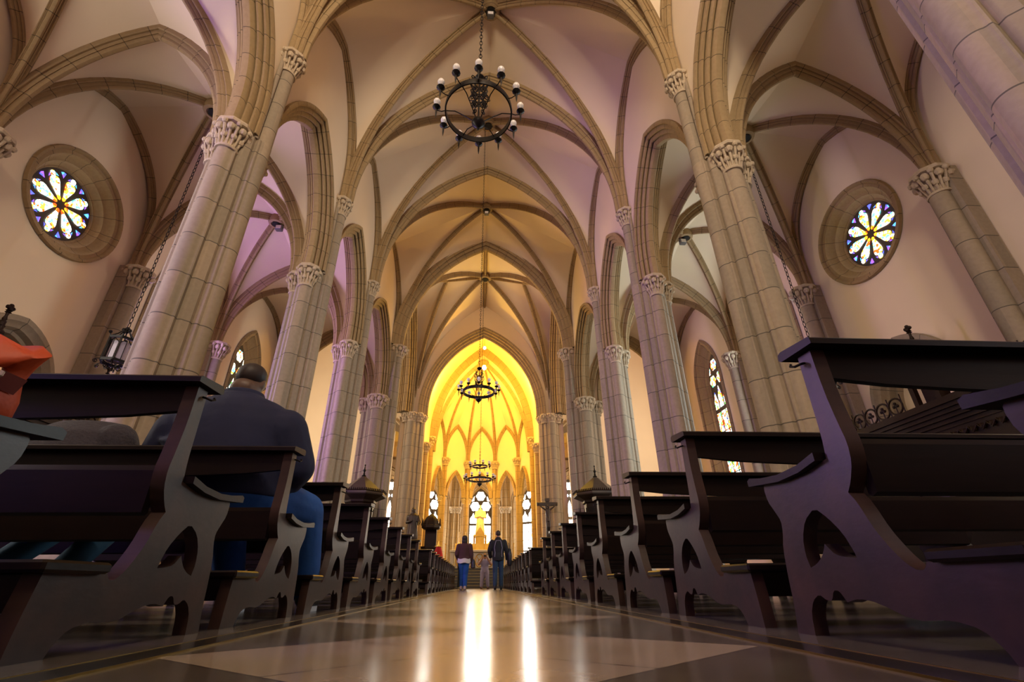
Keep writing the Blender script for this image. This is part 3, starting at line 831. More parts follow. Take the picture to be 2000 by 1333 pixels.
# strip between apse vault and choir arch
for sx, kk in ((-1, 0), (1, 5)):
    dd = arc((AV[kk].x, AV[kk].y, ZSU), CR); bb = arc((sx * 3.85, YA - .02, ZSU), (0, YA - .02, 17.4), .6); web(cm, bb, dd)
wo = wm.build('wall_apse', 'plaster', ang=.9); struct(wo, 'five-sided apse wall with pointed arches lit yellow', 'wall')
for m in archs: m.build('apse_arch', 'rib', wo)
co = cm.build('ceiling', 'plaster', ang=1.2); struct(co, 'ribbed apse vault glowing yellow', 'ceiling')
for m in upper: m.build('wall_rib', 'rib', co)
for v in AV:
    m = MB(); rib(m, (v.x, v.y, ZSU), CR, rprof(.12, .22), 0, 18); m.build('radial_rib', 'rib', co)
m = MB(); lathe(m, [(.2, -.3), (.42, -.28), (.45, -.1), (.4, 0)], CR, 16); m.build('boss', 'rib', co)
for k, v in enumerate(AV[1:-1]):
    dirc = (Vector((0, YA, 0)) - v).normalized()
    nm = ['outer left', 'inner left', 'inner right', 'outer right'][k]
    c = empty('apse_column', (v.x, v.y, ZF), 'slender apse column lit yellow, %s of the four around the altar' % nm, 'column', 'apse columns', 'structure')
    m = MB(); ol = [(0.24 * cos(a), 0.24 * sin(a)) for a in [2 * pi * j / 8 + .39 for j in range(8)]]; prism(m, ol, (0, 0), 0, 8.9 - ZF)
    ol = [(0.13 * cos(a), 0.13 * sin(a)) for a in [2 * pi * j / 16 for j in range(16)]]; prism(m, ol, (dirc.x * .2, dirc.y * .2), 0, 8.4 - ZF)
    m.build('shaft', 'rib', c)
    m = MB(); capital(m, (dirc.x * .16, dirc.y * .16), 8.92 - ZF, .2, .6, 1.6); m.build('capital', 'cap', c)
    tg = Vector((-dirc.y, dirc.x, 0))
    m = MB()
    for s2 in (-1, 1): capital(m, (tg.x * s2 * .2, tg.y * s2 * .2), ZS + .02 - ZF, .12, .45, 1.5)
    m.build('capital', 'cap', c)
# ambulatory
RB = 7.0
va = [pi / 2 + radians(d) for d in (126, 90, 54, 18, -18, -54, -90, -126)]
BV = [Vector((RB * cos(a), YA + RB * sin(a), 0)) for a in va]
am = MB()
for k in range(7):
    p, q = BV[k], BV[k + 1]; mid = (p + q) / 2; d = (q - p).normalized(); nrm = Vector((mid.x, mid.y - YA, 0)).normalized(); L = (q - p).length
    fw = lambda y, z, dd=0, p=p, d=d, nrm=nrm: tuple(p + d * y + nrm * dd + Vector((0, 0, z)))
    if k in (2, 3, 4):
        lb = {2: 'bright stained glass window seen through the left apse arch', 3: 'bright stained glass window behind the high altar', 4: 'bright stained glass window seen through the right apse arch'}[k]
        lp = lancet_window(L / 2, 5.9, 7.5, 2.0, .95, fw, 'g_clear', lb)
        panel_with_hole(am, lp, 0, L, .5, 9.2, lambda y, z: fw(y, z))
    else:
        am.add([fw(0, .5), fw(L, .5), fw(L, 9.2), fw(0, 9.2)], [(0, 1, 2, 3)])
struct(am.build('wall_ambulatory', 'plaster', smooth=False), 'cream outer wall of the ambulatory behind the apse', 'wall')
m = MB(); m.add([tuple(v + Vector((0, 0, 9.2))) for v in BV] + [tuple(v + Vector((0, 0, 9.2))) for v in AV[::-1]], [(k, k + 1, (12 if k > 5 else 13 - k) , (13 - k) if k > 0 else 13) for k in range(0)])
cc = MB()
inner = [AV[0]] + AV + [AV[5]]
grid(cc, [[v + Vector((0, 0, 9.2)) for v in BV], [v + Vector((0, 0, 9.2)) for v in inner]])
struct(cc.build('ceiling', 'plaster', smooth=False), 'low ceiling of the ambulatory', 'ceiling')
for k in (2, 3, 4, 5):
    v = BV[k] * 1.0; v = Vector((0, YA, 0)) + (v - Vector((0, YA, 0))) * .96
    c = empty('ambulatory_column', (v.x, v.y, ZF), 'bundled wall shaft with leaf capitals behind the apse arches, %s' % ['far left', 'left of the altar window', 'right of the altar window', 'far right'][k - 2], 'column', 'ambulatory shafts', 'structure')
    m = MB()
    for dx in (-.22, 0, .22):
        ol = [(0.13 * cos(a), 0.13 * sin(a)) for a in [2 * pi * j / 16 for j in range(16)]]; prism(m, ol, (dx, -abs(dx) * -.3), 0, 5.3 - ZF)
        prism(m, ol, (dx, -abs(dx) * -.3), 5.3 - ZF, 8.1)
    m.build('shaft', 'rib', c)
    m = MB()
    for dx in (-.24, 0, .24): capital(m, (dx, 0), 5.9 - ZF, .15, .5)
    m.build('capital', 'cap', c)
# ------------------------------------------------------------------ pews
PEND = [(-.145, .97), (-.07, .97), (-.066, .80), (-.064, .66), (-.052, .575), (.05, .555), (.15, .545), (.26, .545), (.37, .562), (.385, .545), (.378, .49), (.345, .445), (.318, .405), (.325, .36), (.352, .30), (.366, .2), (.372, .10), (.392, .0), (.285, 0), (.276, .07), (.245, .115), (.20, .137), (.165, .118), (.135, .118), (.115, .15), (.085, .15), (.06, .115), (.0, .128), (-.08, .118), (-.20, .075), (-.32, .085), (-.40, .07), (-.44, .03), (-.455, 0), (-.60, 0), (-.592, .1), (-.575, .222), (-.335, .222), (-.312, .226), (-.298, .206), (-.272, .204), (-.243, .222), (-.21, .256), (-.165, .324), (-.132, .41), (-.105, .448), (-.132, .478), (-.165, .535), (-.175, .60), (-.162, .68), (-.148, .8)]
HOLE = [(.09, .425), (.03, .38), (-.02, .325), (-.045, .268), (-.05, .248), (.0, .252), (.05, .262), (.082, .292), (.09, .30), (.10, .285), (.125, .258), (.165, .236), (.205, .225), (.216, .27), (.205, .33), (.165, .388)]
def smooth_keep(p):
    q = []
    n = len(p)
    for i in range(n):
        a = Vector(p[i - 1]); b = Vector(p[i]); c = Vector(p[(i + 1) % n])
        d1 = (b - a).normalized(); d2 = (c - b).normalized()
        if d1.dot(d2) < .45: q.append(tuple(b))
        else: q += [tuple(b.lerp(a, .22)), tuple(b.lerp(c, .22))]
    return q
PL = 2.8
def make_pew(sx):
    """pew facing the altar (+y); origin on the floor at its aisle end, below the front edge of the book ledge"""
    o = empty('pew', (0, 0, 0))
    pe = smooth_keep(PEND); ho = smooth_keep(HOLE)
    for k, x in enumerate((0.0, PL - .05)):
        m = MB(); extrude(m, [pe, ho], lambda a, b, t, x=x: (sx * (x + t), a, b), 0, .055); m.build('end_panel', 'wood_end', o, ang=.5)
    if True:
        m = MB(); tube(m, [(sx * -.002, -.10, .935), (sx * -.02, -.10, .93), (sx * -.035, -.085, .925), (sx * -.038, -.065, .935), (sx * -.03, -.06, .945)], .005, 6); m.build('bag_hook', 'iron', o)
    x0, x1 = -.03, PL + .03
    m = MB()
    sec = [(-.20, .972), (-.20, .994), (-.19, 1.002), (-.02, 1.02), (0, 1.014), (0.004, .99), (-.01, .98)]
    grid(m, [[(sx * x, a, b) for a, b in sec] for x in (x0, x1)], True, cap=True); m.build('book_ledge', 'wood', o, ang=.4)
    m = MB(); rows = []
    for k in range(13):
        x = .055 + (PL - .11) * k / 12
        dz = .05 * sin(pi * k / 12) ** .6 if 0 < k < 12 else 0
        rows.append([(sx * x, -.135, .975), (sx * x, -.135, .86 - dz), (sx * x, -.105, .86 - dz), (sx * x, -.105, .975)])
    grid(m, rows, True, cap=True); m.build('top_rail', 'wood', o, ang=.4)
    m = MB()
    sec = [(-.165, .60), (-.165, .44), (-.14, .43), (-.125, .44), (-.125, .61), (-.14, .625)]
    grid(m, [[(sx * x, a, b) for a, b in sec] for x in (.055, PL - .055)], True, cap=True); m.build('back_board', 'wood', o, ang=.4)
    m = MB()
    up = [(-.125, .588), (-.04, .605), (.08, .580), (.22, .572), (.34, .582), (.43, .598), (.452, .59)]
    lo = [(.45, .565), (.34, .555), (.22, .545), (.08, .553), (-.04, .575), (-.125, .56)]
    up2 = [(-.03, .603)] + up[2:]; lo2 = lo[:-2] + [(-.03, .573)]
    grid(m, [[(sx * x, a, b) for a, b in up2 + lo2] for x in (-.03, .06)], True, cap=True)
    grid(m, [[(sx * x, a, b) for a, b in up + lo] for x in (.056, PL - .056)], True, cap=True)
    m.build('seat', 'wood', o, ang=.5)
    m = MB(); bevel_box(m, min(sx * -.03, sx * (PL + .03)), -.62, .222, max(sx * -.03, sx * (PL + .03)), -.34, .256, .008); m.build('kneeler', 'wood', o, ang=.4)
    m = MB(); bevel_box(m, min(sx * .055, sx * (PL - .05)), -.56, .12, max(sx * .055, sx * (PL - .05)), -.53, .222, .004); m.build('kneeler_rail', 'wood', o)
    return o
ORD = ['first', 'second', 'third', 'fourth', 'fifth', 'sixth', 'seventh', 'eighth', 'ninth', 'tenth', 'eleventh', 'twelfth', 'thirteenth']
for sx in (-1, 1):
    sd = 'left' if sx < 0 else 'right'
    base = make_pew(sx)
    if sx < 0: yy = [.98] + [2.16, 3.34] + [2.13 + 1.219 * k for k in range(2, 8)]; y2 = [13.6 + 1.2 * k for k in range(12)]
    else: yy = [.62, 1.69, 2.92] + [1.64 + 1.222 * k for k in range(2, 8)]; y2 = [13.1 + 1.2 * k for k in range(12)]
    yy = [(y, 'near block') for y in yy] + [(y, 'far block') for y in y2]
    cnt = {}
    for i, (y, blk) in enumerate(yy):
        o = base if i == 0 else copy_tree(base)
        k = cnt.get(blk, 0); cnt[blk] = k + 1
        o.location = (sx * 1.25, y, 0)
        tag(o, 'dark pew %s of the aisle, %s from the camera in the %s' % (sd, ORD[k], blk), 'pew', 'church pews %s of the aisle' % sd, 'thing')

# ------------------------------------------------------------------ chandeliers
def chain(mb, p0, p1, ll=.09, r=.007, wd=.024):
    p0 = Vector(p0); p1 = Vector(p1); L = (p1 - p0).length; n = max(1, int(L / ll)); d = (p1 - p0).normalized()
    a = Vector((1, 0, 0)); b = Vector((0, 1, 0))
    for k in range(n):
        c = p0 + d * (L * (k + .5) / n); s = a if k % 2 else b
        pts = []
        for t in range(9):
            q = 2 * pi * t / 8
            pts.append(c + d * (ll * .66 * cos(q)) + s * (wd * sin(q)))
        rows = []
        other = b if k % 2 else a
        for t, p in enumerate(pts[:-1]):
            o_ = (p - c).normalized()
            rows.append([p + (o_ * cos(2 * pi * j / 5) + other * sin(2 * pi * j / 5)) * r for j in range(5)])
        rows.append(rows[0]); grid(mb, rows, True)
def ring_band(mb, R, z0, z1, t, n=48):
    rows = []
    for k in range(n + 1):
        a = 2 * pi * k / n
        rows.append([(r * cos(a), r * sin(a), z) for r, z in ((R - t, z0), (R, z0), (R + t * .3, (z0 + z1) / 2), (R, z1), (R - t, z1))])
    grid(mb, rows, True)
def spiral(mb, base, ex, ez, w, h, r=.006, flip=1):
    pts = []
    for t in range(26):
        u = t / 25
        if u < .4:
            q = u / .4; pts.append(base + ex * (w * .9 * q ** .8 * flip) + ez * (h * .75 * q ** 1.6))
        else:
            q = (u - .4) / .6; a = q * pi * 2.6; rr = w * .32 * (1 - .75 * q)
            c = base + ex * (w * .9 - w * .32) * flip + ez * (h * .75)
            pts.append(c + ex * rr * cos(a) * flip + ez * rr * sin(a))
    tube(mb, pts, r, 5)
def candle_set(o, R, z, n, ph=0.0):
    for k in range(n):
        a = ph + 2 * pi * k / n; c, s = cos(a), sin(a)
        Ro = R + .13
        m = MB()
        tube(m, [(R * c, R * s, z), ((R + .05) * c, (R + .05) * s, z - .02), ((Ro - .02) * c, (Ro - .02) * s, z - .005), (Ro * c, Ro * s, z + .02)], .008, 6)
        lathe(m, [(.003, -.16), (.012, -.08), (.016, 0), (.012, .02), (.035, .04), (.062, .07), (.058, .082), (.02, .07), (.02, .10)], (Ro * c, Ro * s, z), 10)
        h = m.build('bulb_holder', 'iron', o)
        m = MB(); lathe(m, [(.018, .09), (.018, .128), (.024, .140), (.042, .158), (.052, .185), (.052, .205), (.042, .232), (.022, .248), (.004, .252)], (Ro * c, Ro * s, z), 12)
        m.build('bulb', 'bulb', h)
def chandelier(x, y, z, ztop, label, two=False):
    o = empty('chandelier', (x, y, z), label, 'chandelier', 'iron ring chandeliers', 'thing')
    R = .50
    m = MB(); ring_band(m, R, -.05, .05, .018); m.build('ring', 'iron', o)
    candle_set(o, R, 0, 12, pi / 12 * 0)
    m = MB()
    for k in range(6):
        a = 2 * pi * k / 6; c, s = cos(a), sin(a)
        tube(m, [(R * c, R * s, 0), (R * .7 * c, R * .7 * s, 0.0), (R * .4 * c, R * .4 * s, -.10), (.05 * c, .05 * s, -.22)], .008, 6)
    m.build('spokes', 'iron', o)
    zt = .80 if not two else .72
    m = MB(); tube(m, [(0, 0, -.3), (0, 0, zt)], .014, 8)
    lathe(m, [(.004, -.40), (.02, -.36), (.014, -.35), (.05, -.32), (.09, -.275), (.10, -.235), (.085, -.195), (.03, -.17), (.02, -.13)], (0, 0, 0), 14)
    lathe(m, [(.02, -.06), (.05, -.03), (.078, .0), (.07, .03), (.03, .055), (.012, .07)], (0, 0, zt), 14)
    m.build('stem', 'iron', o)
    if not two:
        m = MB()
        for k in range(4):
            a = pi / 4 + k * pi / 2; ex = Vector((cos(a), sin(a), 0)); ez = Vector((0, 0, 1))
            for zz, w, h in ((.16, .20, .22), (.34, .26, .22), (.52, .19, .20)):
                spiral(m, Vector((0, 0, zz)), ex, ez, w, h, .009)
                spiral(m, Vector((0, 0, zz + .05)), ex, -ez, w * .7, h * .7, .008)
        m.build('scrollwork', 'iron', o)
    else:
        m = MB(); R2 = .30
        rows = []
        for k in range(41):
            a = 2 * pi * k / 40; rows.append([(r * cos(a), r * sin(a), zz) for r, zz in ((R2, .65), (R2 + .02, .65), (R2 + .02, .73), (R2, .73))])
        grid(m, rows, True); m.build('upper_ring', 'iron', o)
        sub = MB()
        for k in range(4):
            a = k * pi / 2; tube(sub, [(R2 * cos(a), R2 * sin(a), .69), (.03 * cos(a), .03 * sin(a), .60)], .008, 5)
        sub.build('upper_spokes', 'iron', o)
        candle_set(o, R2, .69, 8, .3)
    m = MB(); tube(m, [(0, 0, zt), (0, 0, zt + (.9 if two else .1))], .01, 6)
    chain(m, (0, 0, zt + .08), (0, 0, ztop - z)); m.build('chain', 'iron', o)
    return o
chandelier(-.15, 4.69, 6.47, 18.1, 'black iron ring chandelier with bulbs, the big near one at the top')
chandelier(-.13, 13.93, 5.58, 18.1, 'black iron ring chandelier with bulbs, hanging before the yellow choir')
c3 = chandelier(-.08, 25.8, 5.18, 18.2, 'two-tiered black iron chandelier hanging low before the altar window', True)
c3.scale = (1.3, 1.3, 1.0)

# ------------------------------------------------------------------ floodlights on the vault bosses
def floodlight(x, y, z, label, lit=False, aim=-1):
    o = empty('floodlight', (x, y, z), label, 'lamp', 'floodlights on the vaults', 'thing')
    m = MB(); bevel_box(m, -.12, -.09, -.26, .12, .09, -.04, .02); m.build('housing', 'lamp_grey', o)
    m = MB(); bevel_box(m, -.09, -.095, -.23, .09, -.085, -.08, .003); m.build('lamp_face', 'lamp_on' if lit else 'bulb', o)
    m = MB(); tube(m, [(-.13, 0, -.15), (-.13, 0, .0), (.13, 0, 0), (.13, 0, -.15)], .012, 6); m.build('bracket', 'iron', o)
    return o
floodlight(0, 9.31, 17.93, 'square floodlight on the nave vault boss above the near chandelier')
floodlight(0, 19.15, 17.93, 'small square floodlight on the nave vault boss before the crossing')
floodlight(-7.6, 13.93, 12.05, 'small floodlight on the vault boss of the left aisle')
floodlight(7.6, 13.93, 12.05, 'small floodlight on the vault boss of the right aisle')
def spotlamp(x, y, z, r, label):
    o = empty('spotlight', (x, y, z), label, 'lamp', None, 'thing')
    m = MB(); ball(m, (0, 0, 0), r, 16, 10); m.build('globe', 'lamp_on', o)
    m = MB(); lathe(m, [(r * .6, r * .75), (r * 1.1, r * 1.0), (r * .9, r * 1.2), (.02, r * 1.4)], (0, 0, 0), 14); m.build('cap', 'brass', o)
    m = MB(); tube(m, [(0, 0, r * 1.3), (0, 0, 16.3 - z if z < 15 else .35)], .012, 6); m.build('rod', 'brass', o)
spotlamp(0.06, 30.75, 13.95, .15, 'dazzling yellow lamp glaring at the top of the choir')
spotlamp(0.06, 30.2, 15.25, .10, 'small lit lamp just under the tip of the chancel arch')

# ------------------------------------------------------------------ hanging lanterns
def lantern(x, y, z, ztop, label):
    o = empty('lantern', (x, y, z), label, 'lantern', 'iron lanterns of the aisles', 'thing')
    R, H = .235, .50
    m = MB()
    for k in range(6):
        a = 2 * pi * k / 6; c, s = cos(a), sin(a)
        tube(m, [(R * c, R * s, -.02), (R * c, R * s, H)], .020, 6)
        ball(m, (R * 1.12 * c, R * 1.12 * s, H + .10), .035, 8, 6)
        tube(m, [(R * c, R * s, H), (R * 1.12 * c, R * 1.12 * s, H + .1)], .012, 5)
        tube(m, [(R * c, R * s, H + .02), (R * .55 * c, R * .55 * s, H + .12), (.04 * c, .04 * s, H + .25)], .013, 5)
        a2 = a + pi / 6
        tube(m, [(R * c, R * s, H * .72), (R * .93 * cos(a2), R * .93 * sin(a2), H * .95), (R * cos(a + pi / 3), R * sin(a + pi / 3), H * .72)], .009, 5)
        tube(m, [(R * .9 * cos(a2), R * .9 * sin(a2), 0), (R * .9 * cos(a2), R * .9 * sin(a2), H * .9)], .007, 5)
        spiral(m, Vector((R * c, R * s, -.01)), Vector((c, s, 0)), Vector((0, 0, -1)), .13, .09, .010)
        spiral(m, Vector((R * .9 * c, R * .9 * s, -.03)), Vector((-c, -s, 0)), Vector((0, 0, -1)), .16, .10, .010)
    for zz, h in ((-.035, .06), (H - .02, .05)):
        rows = []
        for k in range(7):
            a = 2 * pi * k / 6; rows.append([(r * cos(a), r * sin(a), zz + q) for r, q in ((R - .02, 0), (R + .02, 0), (R + .02, h), (R - .02, h))])
        grid(m, rows, True)
    ball(m, (0, 0, H + .28), .05, 8, 6)
    for k in range(3): ball(m, (.06 * cos(2.1 * k), .06 * sin(2.1 * k), H + .24), .04, 7, 5)
    m.build('frame', 'iron', o)
    m = MB(); lathe(m, [(R * .70, 0.02), (R * .70, H - .06)], (0, 0, 0), 6); m.build('frosted_glass', 'lantern_glass', o, False)
    m = MB(); chain(m, (0, 0, H + .3), (0, 0, ztop - z), .13, .009, .03); m.build('chain', 'iron', o)
    return o
M['lantern_glass'] = simple('frosted_lantern_glass', (0.55, 0.48, 0.62), 0.35)
lantern(-7.62, 9.31, 4.33, 12.15, 'black openwork iron lantern hanging on a chain in the left aisle')
lantern(7.62, 9.31, 4.1, 12.15, 'iron lantern on a chain in the right aisle, mostly behind the pew')

# ------------------------------------------------------------------ confessionals under the rose windows
def pinnacle(mb, x, y, z, h, w=.12):
    box(mb, x - w, y - w, z, x + w, y + w, z + h * .35)
    lathe(mb, [(w * 1.5, 0), (w * 1.5, .04), (w * .9, .08), (w * .75, h * .25), (w * .5, h * .30), (w * .62, h * .33), (w * .35, h * .40), (.03, h * .5)], (x, y, z + h * .35), 8, pi / 8)
    for k in range(4):
        a = pi / 2 * k + pi / 4
        for q in range(3): ball(mb, (x + w * (.9 - .2 * q) * cos(a), y + w * (.9 - .2 * q) * sin(a), z + h * (.42 + .1 * q)), w * .28, 6, 4)
    tube(mb, [(x, y, z + h * .8), (x, y, z + h * .98)], .028, 6)
    for zz in (.84, .88): lathe(mb, [(.03, -.015), (.055, 0), (.03, .015)], (x, y, z + h * zz), 8)
    for dx, dz in ((0, .045), (.05, 0), (-.05, 0), (0, -.03)):
        ball(mb, (x, y + dx, z + h * .95 + dz), .042, 7, 5)
def confessional(sx, label):
    xf, xb = sx * 9.05, sx * 9.44
    o = empty('confessional', (xb, 8.45, 0), label, 'confessional', 'carved confessionals', 'thing')
    ox, oy = xb, 8.45
    X = lambda a: sx * a - ox
    def bx_(m, a0, y0, z0, a1, y1, z1): box(m, min(X(a0), X(a1)), y0, z0, max(X(a0), X(a1)), y1, z1)
    m = MB(); bx_(m, 9.1, -2.75, 0, 9.44, 2.75, 2.85); m.build('body', 'wood_red', o)
    m = MB()
    for k in range(6):
        e = .02 + .045 * k; bx_(m, 9.1 - e, -2.75 - e, 2.80 + .08 * k, 9.44, 2.75 + e, 2.88 + .08 * k)
    m.build('cornice', 'wood_red', o)
    m = MB()                                            # pierced cresting: circles holding trefoils
    zc = 3.53; r = .17
    for k in range(-7, 8):
        y = k * .36
        if abs(y) < .45 or abs(abs(y) - 2.7) < .15: continue
        for t in range(1):
            pts = [(X(8.95), y + r * 1.05 * cos(2 * pi * q / 20), zc + r * sin(2 * pi * q / 20)) for q in range(21)]
            tube(m, pts, .022, 6)
        tube(m, [(X(8.95), y, zc - r), (X(8.95), y, zc + .02)], .012, 5)
        for dy, dz in ((-.045, 0), (.045, 0), (0, .06)): ball(m, (X(8.95), y + dy, zc + dz), .035, 6, 5)
        tube(m, [(X(8.95), y - .18, zc - r), (X(8.95), y - .18, zc + r + .05)], .012, 5)
    bx_(m, 8.92, -2.7, zc - r - .06, 8.98, 2.7, zc - r - .01)
    m.build('cresting', 'wood_red', o)
    for y in (-2.75, 0, 2.75):
        m = MB()
        if y == 0:
            for dy in (-.26, .26):
                for dx in (8.98, 9.45): bx_(m, dx, dy - .05, 3.3, dx + .1, dy + .05, 4.05)
            bx_(m, 9.1, -.15, 3.3, 9.4, .15, 4.05)
            bx_(m, 8.9, -.36, 3.98, 9.44, .36, 4.08)
            lathe(m, [(.36, 0), (.30, .12), (.16, .3), (.08, .5)], (X(9.25), 0, 4.06), 8, pi / 8)
            pinnacle(m, X(9.25), 0, 4.2, .92, .07)
            m.build('turret', 'wood_red', o)
        else:
            bx_(m, 9.0, y - .2, 0, 9.45, y + .2, 3.3)
            pinnacle(m, X(9.2), y, 3.3, 1.78, .13)
            m.build('pinnacle', 'wood_red', o)
    m = MB(); 
    for y0, y1 in ((-2.3, -1.1), (-.6, .6), (1.1, 2.3)):
        lp = lancet_loop((y1 - y0) / 2, 1.9, 2.55, .3, (y0 + y1) / 2)
        extrude(m, [lp], lambda a, b, t: (X(9.09 - t), a, b), 0, .03)
    m.build('door_panel', 'wood', o)
    # carved frieze under the cornice
    m = MB()
    for k in range(-14, 15):
        y = k * .18
        ball(m, (X(9.07), y, 2.66), .055, 7, 5, (.6, 1, 1)); tube(m, [(X(9.07), y - .09, 2.72), (X(9.05), y, 2.60), (X(9.07), y + .09, 2.72)], .014, 5)
    m.build('carved_frieze', 'wood_red', o)
confessional(-1, 'dark carved confessional with pinnacles under the left rose window')
confessional(1, 'dark carved confessional with pinnacles under the right rose window')

# ------------------------------------------------------------------ octagonal canopied pulpits by the crossing columns
def kiosk(sx, label):
    o = empty('wooden_booth', (sx * 4.98, 19.9, 0), label, 'wooden booth', 'octagonal booths by the crossing columns', 'thing')
    o.location = (sx * 4.78, 19.9, 0)
    R = .98
    m = MB(); lathe(m, [(.60, 0), (.60, .25), (.55, .3), (.55, 3.05), (.62, 3.10), (.62, 3.2)], (0, 0, 0), 8, pi / 8); m.build('body', 'wood_red', o, ang=.3)
    m = MB()
    for k in range(8):
        a = k * pi / 4
        p = Vector((cos(a), sin(a), 0)); t = Vector((-sin(a), cos(a), 0))
        for z0, z1 in ((.4, 1.1), (1.25, 2.9)):
            m.add([p * .515 + t * -.16 + Vector((0, 0, z0)), p * .515 + t * .16 + Vector((0, 0, z0)), p * .515 + t * .16 + Vector((0, 0, z1)), p * .515 + t * -.16 + Vector((0, 0, z1))], [(0, 1, 2, 3)])
            for s2 in (-.16, .16): tube(m, [p * .515 + t * s2 + Vector((0, 0, z0)), p * .515 + t * s2 + Vector((0, 0, z1))], .02, 5)
    m.build('panels', 'wood', o, False)
    m = MB(); lathe(m, [(.58, 3.16), (R, 3.34), (R + .02, 3.38), (R, 3.47), (R * .97, 3.48), (.55, 3.80), (.12, 4.12), (.05, 4.16)], (0, 0, 0), 8, pi / 8); m.build('roof', 'roof_metal', o, ang=.3)
    m = MB()
    for k in range(8):
        a0 = pi / 8 + k * pi / 4; a1 = a0 + pi / 4
        p = Vector((R * cos(a0), R * sin(a0), 3.47)); q = Vector((R * cos(a1), R * sin(a1), 3.47))
        for j in range(9):
            c = p.lerp(q, j / 9); ball(m, (c.x, c.y, c.z + .05), .03, 6, 4, (1, 1, 1.8))
        tube(m, [p, q], .02, 5)
    m.build('cresting', 'wood_red', o)
    m = MB(); lathe(m, [(.08, 0), (.1, .05), (.05, .09), (.03, .2), (.06, .25), (.06, .29), (.03, .33), (.015, .45)], (0, 0, 4.12), 10); ball(m, (0, 0, 4.6), .035, 8, 6); m.build('finial', 'iron', o)
M['roof_metal'] = simple('old_bronze_roof', (0.075, 0.055, 0.045), 0.45, 0.3, var=0.2)
kiosk(-1, 'dark octagonal wooden booth with pointed roof by the left crossing column')
kiosk(1, 'dark octagonal wooden booth with pointed roof by the right crossing column')
# ------------------------------------------------------------------ people and figures
def remesh(o, vox, it=6):
    r = o.modifiers.new('remesh', 'REMESH'); r.mode = 'VOXEL'; r.voxel_size = vox; r.use_smooth_shade = True
    s = o.modifiers.new('smooth', 'SMOOTH'); s.factor = .5; s.iterations = it
    return o
def cap_limb(mb, pts, rad, n=12, k=5):
    """tapered limb with rounded joints"""
    for a, b, ra, rb in zip(pts[:-1], pts[1:], rad[:-1], rad[1:]):
        a = Vector(a); b = Vector(b)
        tube(mb, [a.lerp(b, t / k) for t in range(k + 1)], [ra + (rb - ra) * t / k for t in range(k + 1)], n)
    for p, r in zip(pts, rad): ball(mb, p, r * .99, 12, 8)
def loft(mb, rings, n=20):
    """rings: (x,y,z,rx,ry)"""
    rows = []
    first, last = rings[0], rings[-1]
    for x, y, z, rx, ry in rings:
        rows.append([(x + rx * cos(2 * pi * j / n), y + ry * sin(2 * pi * j / n), z) for j in range(n)])
    grid(mb, rows, True, cap=True)
def hand(mb, wrist, d, across, curl=0.5, s=1.0):
    """palm, four unequal bent fingers and a thumb from the side of the palm"""
    w = Vector(wrist); d = Vector(d).normalized(); ac = Vector(across); ac = (ac - d * ac.dot(d)).normalized(); nm = d.cross(ac)
    loftpts = []
    for t, hw in ((0, .026), (.03, .034), (.06, .042), (.085, .040)):
        c = w + d * t * s
        for q in range(5):
            ball(mb, c + ac * ((q - 2) / 2 * hw * .72 * s), .017 * s, 8, 6)
    for q, L in enumerate((.066, .078, .072, .056)):
        b = w + d * .09 * s + ac * ((q - 1.5) * .0205 * s)
        p = [b]; ang_ = 0
        for k, f in enumerate((.45, .32, .23)):
            ang_ += curl * (.55 + .25 * k)
            dd = d * cos(ang_) - nm * sin(ang_)
            p.append(p[-1] + dd * L * f * s)
        cap_limb(mb, p, [.0095 * s, .009 * s, .0085 * s, .0075 * s], 8, 2)
    tb = w + d * .03 * s - ac * .034 * s
    cap_limb(mb, [tb, tb + (d * .6 - ac * .6 - nm * .3).normalized() * .036 * s, tb + (d * .85 - ac * .4 - nm * .5).normalized() * .068 * s], [.013 * s, .011 * s, .009 * s], 8, 2)
def head(mb, c, fw, s=1.0, up=(0, 0, 1)):
    """skull, jaw, nose, brow, eyes, mouth and ears; fw is where the face looks"""
    c = Vector(c); f = Vector(fw).normalized(); u = Vector(up); r = f.cross(u).normalized(); u = r.cross(f)
    def E(p, rad, sc): 
        # ellipsoid in head axes
        rows = []
        for i in range(10):
            t = pi * i / 9; rr = max(.004, sin(t))
            rows.append([c + (r * (p[0] + sc[0] * rad * rr * cos(2 * pi * j / 14)) + f * (p[1] + sc[1] * rad * rr * sin(2 * pi * j / 14)) + u * (p[2] - sc[2] * rad * cos(t))) * s for j in range(14)])
        grid(mb, rows, True, cap=True)
    E((0, -.008, .028), .1, (.77, .95, .92)); E((0, .022, -.045), .07, (.82, .92, .98)); E((0, .055, -.085), .03, (1.0, .8, .8))
    E((0, .094, -.012), .017, (.75, .9, 1.7)); E((0, .104, -.028), .012, (1.2, .9, .8))
    E((0, .082, .024), .03, (1.7, .45, .35)); E((0, .083, -.062), .018, (1.4, .6, .4))
    for sgn in (-1, 1):
        E((sgn * .031, .078, .008), .012, (1.1, .7, .7)); E((sgn * .079, -.006, -.012), .028, (.35, .7, 1.1))
